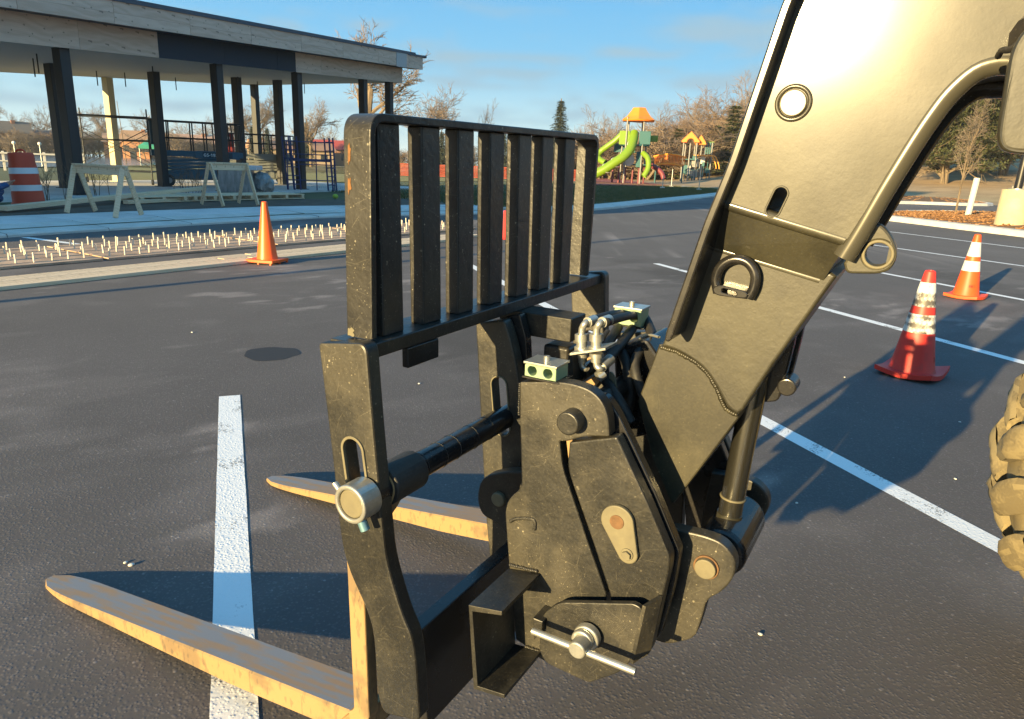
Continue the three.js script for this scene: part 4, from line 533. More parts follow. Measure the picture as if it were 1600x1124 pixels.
// ================================================================ PAVILION
const PA = V(-11.136, 0, -18.35), PD = V(0.358, 0, -0.934), PN = V(0.934, 0, 0.358);
const pav = thing('pavilion', 'unfinished park pavilion with black steel columns and plywood fascia', 'pavilion', [PA.x, 0, PA.z], Math.atan2(0.934, 0.358));
const hs = s => 3.62 + 0.0625 * s, hexa = (p) => muv(new ConvexGeometry(p), rnd() * 4);
const sOn = (x, y, z) => { const d = ray(x, y), o = PA.clone().addScaledVector(PN, z), t = o.clone().sub(EYE).dot(PN) / d.dot(PN); return EYE.clone().addScaledVector(d, t).sub(PA).dot(PD); };
{ seed = 131; const black = mat({ color: rgb(0.014, 0.016, 0.02), roughness: 0.5 }), ceil = mat({ color: rgb(0.40, 0.40, 0.40), roughness: 0.7 }), memb = mat({ color: rgb(0.02, 0.028, 0.045), roughness: 0.75 }), metal = mat({ color: rgb(0.06, 0.075, 0.1), roughness: 0.5, metalness: 0.3 }), flash = mat({ color: rgb(0.32, 0.34, 0.36), roughness: 0.4, metalness: 0.6 });
  const S0 = -7, S1 = 15.9, back = s => hs(s) - mix(0.35, 0.05, sm(0, 16, s));
  const run = (name, s0, s1, z0, z1, a, b, m, parent = pav) => mesh(name, hexa([[s0, a(s0), z0], [s0, b(s0), z0], [s1, a(s1), z0], [s1, b(s1), z0], [s0, a(s0), z1], [s0, b(s0), z1], [s1, a(s1), z1], [s1, b(s1), z1]].map(q => V(...q))), m, parent);
  for (let s = S0, k = 0; s < S1 - 0.1; s += 2.44, k++) { const e = Math.min(s + 2.432, S1); for (const [a, b] of [[s, Math.min(e, 2.7)], [Math.max(s, 2.7), Math.min(e, 8.6)], [Math.max(s, 8.6), e]]) if (b - a > 0.02) run('fascia_panel', a, b, 0.11, 0.15, t => hs(t), t => hs(t) + 0.72, a > 2.6 && b < 8.7 ? memb : k % 2 ? M.ply : M.ply2); }
  const u0 = t => 4.255 + 0.0605 * t, u1 = t => 4.78 + 0.0613 * t, um = t => (u0(t) * 0.52 + u1(t) * 0.48);
  for (let s = S0 + 0.6, k = 0; s < 16.7; s += 2.44, k++) { const e = Math.min(s + 2.43, 16.8); run('fascia_board', s, e, 0.66, 0.70, u0, t => um(t) - 0.004, k % 2 ? M.ply2 : M.ply); run('fascia_board', s, e, 0.66, 0.699, um, u1, k % 2 ? M.ply : M.ply2); }
  run('drip_edge', S0, 16.1, 0.6, 0.735, u1, t => u1(t) + 0.11, metal); run('flashing', 14.5, 15.35, 0.702, 0.71, t => u0(t) - 0.02, t => u1(t) + 0.02, flash); run('drip_edge', 15.5, 16.85, 0.6, 0.735, t => u1(t) - 0.03, t => u1(t) + 0.05, metal);
  mesh('gutter_end', muv(rod(V(16.7, u1(16.8), 0.6), V(17.05, u1(16.8) + 0.03, 0.72), 0.06, 0.06, 10)), metal, pav);
  run('eave_soffit', S0, 16.8, 0.155, 0.658, t => u0(t) + 0.02, t => u0(t) + 0.06, metal);
  mesh('ceiling', hexa([[S0, hs(S0) + 0.03, 0.108], [S1, hs(S1) + 0.03, 0.108], [S0, back(S0), -8], [S1, back(S1), -8], [S0, hs(S0) + 0.07, 0.108], [S1, hs(S1) + 0.07, 0.108], [S0, back(S0) + 0.04, -8], [S1, back(S1) + 0.04, -8]].map(q => V(...q))), ceil, pav);
  mesh('roof_deck', hexa([[S0, u1(S0) - 0.05, 0.6], [16.7, u1(16.7) - 0.05, 0.6], [S0, back(S0) + 0.3, -8.4], [16.7, back(16.7) + 0.3, -8.4], [S0, u1(S0) - 0.002, 0.6], [16.7, u1(16.7) - 0.002, 0.6], [S0, back(S0) + 0.6, -8.4], [16.7, back(16.7) + 0.6, -8.4]].map(q => V(...q))), metal, pav);
  run('end_fascia', 15.9, 15.95, -8, 0.15, t => 4.62, t => 5.33, M.ply, pav); mesh('back_fascia', hexa([[S0, back(S0), -8.05], [S1, back(S1), -8.05], [S0, back(S0) + 0.5, -8.05], [S1, back(S1) + 0.5, -8.05], [S0, back(S0), -8.0], [S1, back(S1), -8.0], [S0, back(S0) + 0.5, -8.0], [S1, back(S1) + 0.5, -8.0]].map(q => V(...q))), metal, pav);
  const colm = (s, z, top, m = black) => { const c = mesh('column', bx(0.28, top - 0.15, 0.28, s, (top + 0.15) / 2, z, 0.02, 2), m, pav); mesh('base_plate', bx(0.4, 0.02, 0.4, s, 0.16, z, 0.004), m, c); };
  for (const x of [116, 350, 472, 573, 613]) { const s = sOn(x, 200, 0); colm(s, 0 - 0.15, hs(s) + 0.04); }
  for (const x of [93, 248, 374, 437]) { const s = sOn(x, 210, -3.4); colm(s, -3.4, mix(hs(s), back(s), 0.42) + 0.03); }
  const pale = mat({ color: rgb(0.52, 0.46, 0.30), roughness: 0.7 }); for (const x of [106, 174]) { const s = sOn(x, 190, -7.3); colm(s, -7.3, back(s) + 0.03, pale); } for (const x of [400, 520]) { const s = sOn(x, 190, -7.3); if (s < S1) colm(s, -7.3, back(s) + 0.03); }
  for (const [x, y, z] of [[58, 95, -1.6], [54, 115, -2.6], [153, 138, -4.5], [196, 133, -4.5], [275, 138, -5.5], [330, 132, -5.5], [238, 108, -2], [371, 118, -3], [402, 135, -5], [475, 128, -4], [530, 134, -5]]) { const s = sOn(x, y, z); if (s > S0 && s < S1) { const h = mix(hs(s), back(s), Math.min(1, -z / 8)); mesh('conduit_drop', bx(0.025, 0.5, 0.025, s, h - 0.2, z, 0.003), black, pav); } }
  const slab = structGroup('pavilion_floor'); for (let s = S0; s < 17; s += 3) for (let k = 0; k < 3; k++) { const g = bx(2.985, 0.2, 2.985, 0, 0, 0, 0.01); g.rotateY(Math.atan2(0.934, 0.358)); const p = PA.clone().addScaledVector(PD, s + 1.5).addScaledVector(PN, 0.6 - 1.5 - k * 3); g.translate(p.x, 0.05, p.z); mesh('slab', g, M.concrete, slab); } }
// local frame facing the camera, origin on the ground under a pixel at a distance given by that ground
function facing(x, y, h) { const p = gp(x, y, h), yaw = Math.atan2(-p.x, -p.z); return { p, yaw, k: Math.hypot(p.x, p.z) / FPX * 1.03 }; }
// scaffold tower
{ const { p, yaw } = facing(185, 287, 0.15), m = mat({ color: rgb(0.02, 0.025, 0.035), roughness: 0.5 }), t = thing('scaffold_tower', 'dark rolling scaffold tower with cross braces under the pavilion roof', 'scaffold', [p.x, 0.15, p.z], yaw - 0.25), r = 0.024;
  const P = [[-1.15, -0.55], [1.25, -0.55], [-1.15, 0.55], [1.25, 0.55]]; for (const [x, z] of P) { const q = mesh('post', rod(V(x, 0.18, z), V(x, 2.55, z), r, r, 8), m, t); mesh('caster', muv(rod(V(x - 0.03, 0.095, z), V(x + 0.03, 0.095, z), 0.095, 0.095, 16)), m, q); }
  for (const y of [0.45, 1.5, 2.28]) { for (const z of [-0.55, 0.55]) mesh('ledger', rod(V(-1.15, y, z), V(1.25, y, z), r, r, 8), m, t); for (const x of [-1.15, 1.25]) mesh('ledger', rod(V(x, y, -0.55), V(x, y, 0.55), r, r, 8), m, t); }
  for (const z of [-0.55, 0.55]) { mesh('cross_brace', rod(V(-1.15, 0.6, z), V(1.25, 1.9, z), 0.014, 0.014, 6), m, t); mesh('cross_brace', rod(V(-1.15, 1.9, z), V(1.25, 0.6, z), 0.014, 0.014, 6), m, t); } }
function lift(x, y, body, box, wid, railTop, label, text) {
  const { p, yaw } = facing(x, y, 0.15), t = thing('scissor_lift', label, 'scissor lift', [p.x, 0.15, p.z], yaw + 0.1, 'scissor lifts under the pavilion'), w = wid / 2, dk = col(0.012, 0.014, 0.018, 0.5), grey = col(0.25, 0.26, 0.27, 0.6);
  mesh('chassis', bx(wid * 0.82, 0.26, 0.8, 0, 0.36, 0, 0.03, 2), body, t); mesh('side_tray', bx(wid * 0.36, 0.3, 0.84, w * 0.1, 0.40, 0, 0.03, 2), body, t); for (const sx of [-1, 1]) for (const sz of [-1, 1]) { const q = mesh('wheel', muv(rod(V(sx * w * 0.68, 0.2, sz * 0.42 - 0.07), V(sx * w * 0.68, 0.2, sz * 0.42 + 0.07), 0.2, 0.2, 20)), dk, t); mesh('hub', muv(rod(V(sx * w * 0.68, 0.2, sz * 0.42 + 0.072 * sz), V(sx * w * 0.68, 0.2, sz * 0.42 + 0.085 * sz), 0.1, 0.1, 14)), grey, q); }
  for (let k = 0; k < 4; k++) for (const z of [-0.3, 0.3]) { const y0 = 0.5 + k * 0.12; mesh('scissor_arm', bar(V(-w * 0.7, y0, z), V(w * 0.7, y0 + 0.11, z), 0.05, 0.08), body, t); mesh('scissor_arm', bar(V(-w * 0.7, y0 + 0.11, z * 0.8), V(w * 0.7, y0, z * 0.8), 0.05, 0.08), grey, t); }
  const fy = 1.02, pl = mesh('platform', bx(wid, 0.2, 0.86, 0, fy + 0.1, 0, 0.015, 2), body, t); mesh('platform_extension', bx(wid * 0.5, 0.26, 0.9, w * 0.42, fy + 0.08, 0, 0.015, 2), body, t);
  for (const z of [-0.41, 0.41]) for (const yy of [railTop, fy + 0.62]) mesh('guard_rail', rod(V(-w, yy, z), V(w, yy, z), 0.022, 0.022, 8), dk, t); for (const x2 of [-w, w]) for (const yy of [railTop, fy + 0.62]) mesh('guard_rail', rod(V(x2, yy, -0.41), V(x2, yy, 0.41), 0.022, 0.022, 8), dk, t);
  for (const z of [-0.41, 0.41]) for (const f of [-1, -0.62, -0.1, 0.2, 0.42, 0.78, 1]) mesh('rail_post', rod(V(w * f, fy + 0.2, z), V(w * f * (Math.abs(f) < 0.9 ? 0.97 : 1), railTop, z), 0.024, 0.024, 8), dk, t);
  const cb = mesh('control_box', bx(0.42, 0.78, 0.3, box[1] * w, railTop - 0.42, 0.52, 0.03, 2), box[0], t); mesh('control_label', bx(0.09, 0.09, 0.006, box[1] * w, railTop - 0.2, 0.672, 0), col(0.6, 0.62, 0.6, 0.5), cb);
  if (text) { const cv = document.createElement('canvas'); cv.width = 256; cv.height = 48; const c = cv.getContext('2d'); c.fillStyle = text[1]; c.fillRect(0, 0, 256, 48); c.fillStyle = '#c9d3d6'; c.font = 'bold 38px sans-serif'; c.fillText(text[0], 6, 38); const tx = new THREE.CanvasTexture(cv); tx.colorSpace = THREE.SRGBColorSpace; const g = new THREE.PlaneGeometry(1.0, 0.19); g.translate(w * 0.42, fy + 0.08, 0.4525); mesh('lettering', strip(g), mat({ map: tx, roughness: 0.5 }), pl); } }
lift(312, 291, mat({ color: rgb(0.02, 0.09, 0.15), roughness: 0.5 }), [mat({ color: rgb(0.02, 0.05, 0.07), roughness: 0.5 }), -0.86], 3.0, 2.2, 'blue scissor lift with black guard rails behind the second sawhorse', ['GS-1930', '#0b2f44']);
lift(402, 287, mat({ color: rgb(0.16, 0.175, 0.17), roughness: 0.6 }), [mat({ color: rgb(0.22, 0.03, 0.03), roughness: 0.5 }), -0.72], 3.0, 2.0, 'grey scissor lift with a red control box between the columns');
// wrapped load, sheeted bag
{ const { p, yaw } = facing(372, 305, 0.13), t = thing('wrapped_load', 'grey plastic wrapped stack with a white printed band on a pallet', 'wrapped load', [p.x, 0.13, p.z], yaw - 0.2), w = mat({ map: sized(texture(256, (u, v) => { const n = fbm(u * 14, v * 5, 5, 3, 4); return [mix(0.10, 0.34, n), mix(0.11, 0.34, n), mix(0.12, 0.34, n)]; }), 0.9), roughness: 0.3 });
  const g = new RoundedBoxGeometry(0.95, 0.72, 0.9, 10, 0.06), q = g.attributes.position; for (let i = 0; i < q.count; i++) { const n = fbm(q.getX(i) * 5 + 9, q.getY(i) * 6 + q.getZ(i) * 5 + 9, 99, 3, 3) - 0.5; q.setX(i, q.getX(i) * (1 + 0.16 * n - 0.08 * (q.getY(i) > 0.2 ? 1 : 0))); q.setZ(i, q.getZ(i) * (1 + 0.14 * n)); } g.computeVertexNormals(); g.translate(0, 0.42, 0); mesh('wrapping', muv(g), w, t); mesh('runner', bx(1.0, 0.06, 0.1, 0, 0.03, 0.35), M.lumber2, t); mesh('runner', bx(1.0, 0.06, 0.1, 0, 0.03, -0.35), M.lumber2, t); mesh('printed_band', bx(1.12, 0.13, 0.98, 0.1, 0.8, 0, 0.02, 2), col(0.5, 0.53, 0.58, 0.4), t);
  const s = facing(408, 305, 0.13), t2 = thing('plastic_bag', 'slumped clear grey plastic sheeting beside the wrapped stack', 'plastic sheeting', [s.p.x, 0.13, s.p.z], s.yaw), g2 = new THREE.IcosahedronGeometry(0.42, 4), q2 = g2.attributes.position; for (let i = 0; i < q2.count; i++) { const n = 1 + 0.5 * (fbm(q2.getX(i) * 5 + 20, q2.getY(i) * 5 + q2.getZ(i) * 4 + 20, 99, 7, 3) - 0.5); q2.setXYZ(i, q2.getX(i) * n, Math.max(-0.36, q2.getY(i) * n) * 0.9 + 0.325, q2.getZ(i) * n); } g2.computeVertexNormals(); mesh('sheeting', muv(g2), w, t2); }
// blue scaffold frames
{ const { p, yaw } = facing(482, 297, 0.15), m = mat({ color: rgb(0.012, 0.03, 0.12), roughness: 0.45 }); let n = 0; for (const [x, z, lean, lab] of [[-0.62, 0, -0.07, 'blue ladder frame leaning left of the narrow black column'], [-0.38, 0.12, -0.05, 'blue ladder frame tucked inside the leaning stack'], [0.78, 0.05, -0.06, 'blue ladder frame standing at the open end of the stack'], [0.92, 0.22, -0.08, 'blue ladder frame outermost of the stack beside the backrest']]) { const t = thing('ladder_rack', lab, 'scaffold frame', [p.x + Math.cos(yaw) * x + Math.sin(yaw) * z, 0.15, p.z - Math.sin(yaw) * x + Math.cos(yaw) * z], yaw + 0.3 * n, 'blue scaffold frames'); t.rotation.order = 'YXZ'; t.rotation.z = -lean; for (const sx of [-0.1, 0.12]) mesh('upright', rod(V(sx, 0, 0), V(sx, 1.85, 0), 0.028, 0.028, 8), m, t); for (let k = 0; k < 6; k++) mesh('rung', rod(V(-0.1, 0.2 + k * 0.3, 0), V(0.12, 0.2 + k * 0.3, 0), 0.018, 0.018, 6), m, t); n++; }
  const t = thing('scaffold_rack', 'blue steel rack with horizontal rails joining the ladder frames', 'scaffold frame', [p.x, 0.15, p.z], yaw, 'blue scaffold frames'); for (const y of [0.35, 0.9, 1.25, 1.68]) mesh('rail', rod(V(-0.72, y, 0.1), V(0.95, y, 0.1), 0.02, 0.02, 6), m, t); for (const x of [-0.7, 0.3, 0.93]) mesh('upright', rod(V(x, 0, 0.1), V(x, 1.72, 0.1), 0.022, 0.022, 6), m, t); mesh('plank', bx(1.5, 0.09, 0.2, 0.1, 1.05, 0, 0.01), m, t); }
// crouching person at the drum, mostly cut by the picture's edge
{ const o = gp(-14, 329, 0.11), dist = Math.hypot(o.x, o.z), yaw = Math.atan2(-o.x, -o.z), t = thing('person', 'person in a blue jacket, jeans and pale cap crouching beside the orange drum', 'person', [o.x, 0.11, o.z], yaw);
  // local x towards the drum, y up, z to the camera
  function sdf(bones, lo, hi, cell, k, name, m, parent) {
    const sz = Math.max(hi[0] - lo[0], hi[1] - lo[1], hi[2] - lo[2]), res = Math.ceil(sz / cell), mc = new MarchingCubes(res, m, false, false, 90000), a = V(), b = V(), q = V(), ctr = V((lo[0] + hi[0]) / 2, (lo[1] + hi[1]) / 2, (lo[2] + hi[2]) / 2), hf = sz / 2; mc.isolation = 0;
    for (let z = 0; z < res; z++) for (let y = 0; y < res; y++) for (let x = 0; x < res; x++) { q.set(ctr.x + ((x - res / 2) / (res / 2)) * hf, ctr.y + ((y - res / 2) / (res / 2)) * hf, ctr.z + ((z - res / 2) / (res / 2)) * hf); let d = 9; for (const s of bones) { a.set(...s[0]); b.set(...s[1]); const e = b.clone().sub(a), u = Math.min(1, Math.max(0, q.clone().sub(a).dot(e) / Math.max(1e-9, e.lengthSq()))), c = q.distanceTo(a.addScaledVector(e, u)) - mix(s[2], s[3], u), h = Math.min(1, Math.max(0, 0.5 + 0.5 * (d - c) / k)); d = mix(d, c, h) - k * h * (1 - h); } mc.field[z * res * res + y * res + x] = -d; }
    mc.update(); const n = mc.count, g = new THREE.BufferGeometry(), P = new Float32Array(n * 3), Nn = new Float32Array(n * 3); for (let i = 0; i < n; i++) for (let c = 0; c < 3; c++) { P[i * 3 + c] = [ctr.x, ctr.y, ctr.z][c] + mc.positionArray[i * 3 + c] * hf; Nn[i * 3 + c] = mc.normalArray[i * 3 + c]; } g.setAttribute('position', new THREE.BufferAttribute(P, 3)); g.setAttribute('normal', new THREE.BufferAttribute(Nn, 3)); return mesh(name, muv(g), m, parent);
  }
  const skin = col(0.36, 0.2, 0.14, 0.6), jeans = mat({ color: rgb(0.03, 0.07, 0.17), roughness: 0.85 }), jacket = mat({ color: rgb(0.025, 0.075, 0.19), roughness: 0.8 });
  const sh = [0.06, 0.66, 0.02], hip = [-0.18, 0.28, 0], head = [0.10, 0.86, 0.02], hand = [0.36, 0.52, 0.16];
  const body = sdf([[[head[0], head[1], head[2]], [head[0] + 0.03, head[1] - 0.03, head[2]], 0.095, 0.085], [[0.06, 0.76, 0.02], sh, 0.055, 0.06], [hand, [0.26, 0.45, 0.17], 0.032, 0.038], [[0.33, 0.5, -0.14], [0.25, 0.45, -0.15], 0.032, 0.038], ...[-0.03, -0.01, 0.01, 0.03].map((z, i) => [[0.38, 0.54 - i * 0.004, 0.16 + z], [0.425, 0.57 - 0.01 * Math.abs(i - 1.5), 0.16 + z], 0.011, 0.009]), [[0.36, 0.53, 0.19], [0.40, 0.55, 0.215], 0.012, 0.01], [[0.19, 0.865, 0.02], [0.205, 0.85, 0.02], 0.016, 0.018]], [-0.3, 0.3, -0.4], [0.5, 1.1, 0.4], 0.011, 0.018, 'body', skin, t);
  sdf([[sh, hip, 0.13, 0.135], [[0.05, 0.66, 0.15], [0.14, 0.42, 0.2], 0.07, 0.06], [[0.14, 0.42, 0.2], [0.29, 0.47, 0.17], 0.058, 0.045], [[0.05, 0.66, -0.12], [0.14, 0.42, -0.17], 0.07, 0.06], [[0.14, 0.42, -0.17], [0.28, 0.47, -0.15], 0.058, 0.045], [[0.05, 0.7, 0.12], [0.05, 0.7, -0.1], 0.075, 0.075]], [-0.4, 0.1, -0.4], [0.45, 0.9, 0.4], 0.013, 0.04, 'jacket', jacket, body);
  sdf([[[-0.2, 0.25, 0.08], [0.16, 0.36, 0.13], 0.11, 0.075], [[0.16, 0.36, 0.13], [0.02, 0.05, 0.14], 0.07, 0.05], [[-0.2, 0.25, -0.08], [0.14, 0.22, -0.12], 0.11, 0.07], [[0.14, 0.22, -0.12], [-0.2, 0.06, -0.12], 0.07, 0.05], [[-0.2, 0.26, 0.08], [-0.2, 0.26, -0.08], 0.12, 0.12]], [-0.5, -0.05, -0.4], [0.4, 0.55, 0.4], 0.014, 0.03, 'jeans', jeans, body);
  sdf([[[-0.02, 0.035, 0.14], [0.16, 0.03, 0.15], 0.045, 0.036], [[-0.22, 0.06, -0.12], [-0.3, 0.04, -0.12], 0.045, 0.045]], [-0.45, -0.1, -0.3], [0.35, 0.3, 0.3], 0.014, 0.02, 'boots', col(0.12, 0.07, 0.035, 0.8), body);
  const cap = new THREE.SphereGeometry(0.108, 24, 12, 0, 6.283, 0, 1.5); cap.scale(1, 0.95, 0.95); cap.translate(head[0], head[1] + 0.012, head[2]); const brim = bx(0.11, 0.012, 0.15, head[0] + 0.13, head[1] + 0.02, head[2], 0.005); mesh('cap', merge([muv(cap), brim]), mat({ color: rgb(0.45, 0.46, 0.45), roughness: 0.8, side: THREE.DoubleSide }), body);
  for (const z of [-0.034, 0.034]) mesh('eye', strip(new THREE.SphereGeometry(0.009, 10, 8).translate(head[0] + 0.088, head[1] - 0.005, head[2] + z)), col(0.04, 0.03, 0.025, 0.3), body); mesh('mouth', bx(0.006, 0.006, 0.04, head[0] + 0.098, head[1] - 0.06, head[2], 0.002), col(0.24, 0.1, 0.08, 0.6), body); for (const z of [-0.092, 0.092]) mesh('ear', strip(new THREE.SphereGeometry(0.022, 10, 8).scale(0.8, 1.3, 0.5).translate(head[0] - 0.01, head[1] - 0.012, head[2] + z)), skin, body); }
// ---------------------------------------------------------------- unseen building added for pavilion shade, and the lamp whose shadow crosses the lot
{ const c = V(-6.16 - 0.669 * 14 - 0.743, 0, -8.39 + 0.743 * 14 - 0.669), t = thing('added_shade_building', 'unseen three storey brick building added to shade the pavilion front', 'building', [c.x, 0, c.z], Math.atan2(-0.669, 0.743) + Math.PI / 2); t.rotation.y = Math.atan2(0.669, -0.743); // local x runs left away from the corner
  mesh('wall', bx(14, 13.2, 9, 7, 6.6, -4.5, 0.02), M.brick, t); mesh('roof', bx(14.4, 0.3, 9.4, 7, 13.36, -4.5, 0.02), col(0.08, 0.08, 0.085, 0.8), t); const fr = col(0.5, 0.5, 0.48, 0.6), gl = mat({ color: rgb(0.03, 0.04, 0.05), roughness: 0.08 }); for (let j = 0; j < 3; j++) for (let k = 0; k < 4; k++) for (const z of [0.02, -9.02]) { const w = mesh('window', bx(1.6, 1.7, 0.1, 2.2 + k * 3.5, 2 + j * 4, z, 0.02), fr, t); mesh('pane', bx(1.4, 1.5, 0.04, 2.2 + k * 3.5, 2 + j * 4, z + Math.sign(z) * 0.045, 0), gl, w); } }
{ const p = gp(0, 480).add(V(-0.669 * 7.2, 0, 0.743 * 7.2)), m = col(0.03, 0.03, 0.032, 0.5), t = thing('lamp_post', 'slim dark lamp post standing beside the kerb', 'lamp post', [p.x, 0, p.z]); mesh('foot', bx(0.3, 0.02, 0.3, 0, 0.012, 0), m, t); mesh('pole', muv(rod(V(0, 0.02, 0), V(0, 4.6, 0), 0.06, 0.045, 14)), m, t); mesh('lamp_head', bx(0.5, 0.08, 0.22, 0.2, 4.64, 0, 0.02, 2), m, t); }
// ---------------------------------------------------------------- island furniture
{ const p = atDist(1516, 320, 27); const t = thing('tree_guard', 'white tube tree guard around a bare sapling on the mulch', 'tree guard', [p.x, 0.26, p.z]); t.rotation.z = -0.05; mesh('guard_tube', muv(new THREE.CylinderGeometry(0.09, 0.09, 1.15, 18, 1, true).translate(0, 0.575, 0)), mat({ color: rgb(0.55, 0.54, 0.47), roughness: 0.6, side: THREE.DoubleSide }), t);
  const q = atDist(1583, 330, 24), u = thing('light_pole', 'black light pole bolted to a square concrete base on the island', 'light pole', [q.x, 0.14, q.z], Math.atan2(-q.x, -q.z)), bk = col(0.012, 0.012, 0.014, 0.4); mesh('concrete_base', muv(new THREE.CylinderGeometry(0.36, 0.38, 0.98, 36).translate(0, 0.49, 0)), mat({ map: M.kerb.map, color: rgb(0.85, 0.72, 0.5), roughness: 0.9 }), u); mesh('pole', muv(rod(V(0, 0.98, 0), V(0.1, 6.2, 0), 0.1, 0.075, 16)), bk, u); mesh('flange', muv(new THREE.CylinderGeometry(0.22, 0.22, 0.03, 24).translate(0, 0.995, 0)), M.zinc, u); for (let k = 0; k < 4; k++) mesh('anchor_nut', bx(0.05, 0.09, 0.05, Math.cos(k * 1.57 + 0.78) * 0.17, 1.04, Math.sin(k * 1.57 + 0.78) * 0.17, 0.006), bk, u); mesh('lamp_head', bx(0.7, 0.1, 0.3, 0.35, 6.2, 0, 0.03, 2), bk, u); }
// ================================================================ TREES
function bareTree(sd, o) {                         // unit-height leafless tree, two geometries
  seed = sd; const T = [], C = [];
  const seg = (A, a, b, r0, r1, n) => { const d = b.clone().sub(a).normalize(), u = Math.abs(d.y) > 0.9 ? V(1, 0, 0) : V(0, 1, 0), x = d.clone().cross(u).normalize(), y = d.clone().cross(x); for (let i = 0; i < n; i++) { const t0 = i / n * 6.2832, t1 = (i + 1) / n * 6.2832, P = (c, r, t) => { const q = c.clone().addScaledVector(x, r * Math.cos(t)).addScaledVector(y, r * Math.sin(t)); return [q.x, q.y, q.z]; }; const p0 = P(a, r0, t0), p1 = P(a, r0, t1), p2 = P(b, r1, t1), p3 = P(b, r1, t0); A.push(...p0, ...p1, ...p2); if (r1 > 0.0004) A.push(...p0, ...p2, ...p3); } };
  const grow = (p, d, len, r, lv) => {
    const n = lv < 2 ? 4 : lv < o.lv - 1 ? 3 : 2, pts = [p.clone()], q = p.clone(), dd = d.clone(); for (let i = 0; i < n; i++) { dd.add(V(rr(-1, 1), rr(-0.5, 1) * o.up, rr(-1, 1)).multiplyScalar(lv ? 0.22 : 0.07)).normalize(); q.addScaledVector(dd, len / n); pts.push(q.clone()); }
    const e = lv === o.lv ? r * 0.3 : r * (lv ? 0.45 : 0.6); for (let i = 0; i < n; i++) seg(lv < 2 ? T : C, pts[i], pts[i + 1], mix(r, e, i / n), mix(r, e, (i + 1) / n), lv < 2 ? 6 : 3);
    if (lv < o.lv) { const k = o.kids[lv]; for (let i = 0; i < k; i++) { const t = lv ? 0.25 + 0.75 * (i + rnd()) / k : (o.low ?? 0.45) + (1 - (o.low ?? 0.45)) * (i + rnd()) / k, f = Math.min(n - 0.01, t * n), j = Math.floor(f), b = pts[j].clone().lerp(pts[j + 1], f - j), az = rnd() * 6.2832, sp = o.spread * rr(0.7, 1.25), nd = dd.clone().multiplyScalar(Math.cos(sp)), s = V(Math.cos(az), 0, Math.sin(az)); s.addScaledVector(dd, -s.dot(dd)).normalize(); nd.addScaledVector(s, Math.sin(sp)).add(V(0, o.up * 0.25, 0)).normalize(); grow(b, nd, len * o.dec * rr(0.75, 1.15), Math.max(o.rmin, mix(r, e, t) * 0.6), lv + 1); } }
  };
  for (let k = 0; k < o.stems; k++) grow(V(rr(-1, 1) * 0.05 * (o.stems - 1), 0, rr(-1, 1) * 0.05 * (o.stems - 1)), V(rr(-1, 1) * (o.stems > 1 ? 0.35 : 0.04), 1, rr(-1, 1) * (o.stems > 1 ? 0.35 : 0.04)).normalize(), o.trunk, o.r, 0);
  let top = 0; for (let i = 1; i < C.length; i += 3) top = Math.max(top, C[i]); const mk = a => { const g = new THREE.BufferGeometry(); g.setAttribute('position', new THREE.Float32BufferAttribute(a.map(v => v / top), 3)); g.computeVertexNormals(); return muv(g); }; return [mk(T), mk(C)];
}
const oak = [3, 17].map(s => bareTree(s, { lv: 5, kids: [6, 5, 5, 4, 4], spread: 0.75, up: 0.25, dec: 0.62, r: 0.028, rmin: 0.0016, trunk: 0.42, stems: 1 }));
const poplar = [5, 29, 47].map(s => bareTree(s, { lv: 4, kids: [9, 6, 5, 5], spread: 0.82, up: 0.22, dec: 0.6, r: 0.022, rmin: 0.0019, trunk: 0.55, stems: 1, low: 0.3 }));
const thicket = [7, 37].map(s => bareTree(s, { lv: 3, kids: [9, 6, 5], spread: 0.85, up: 0.15, dec: 0.6, r: 0.013, rmin: 0.0035, trunk: 0.5, stems: 10, low: 0.05 }));
const twigBush = bareTree(9, { lv: 2, kids: [4, 3], spread: 0.5, up: 0.4, dec: 0.6, r: 0.012, rmin: 0.005, trunk: 0.7, stems: 8 });
function plant(proto, x, dist, h, wid, label, name, cat, tw, group, lift = 0) {
  const p = atDist(x, 260, dist), t = thing(name, label, cat, [p.x, Math.max(terrain(p.x, p.z), dist < 95 ? 0.08 : -9) - 0.03 + lift, p.z], rnd() * 6.28, group); t.scale.set(wid, h, wid); mesh('trunk', proto[0], M.bark, t); mesh('crown', proto[1], tw, t); return t;
}
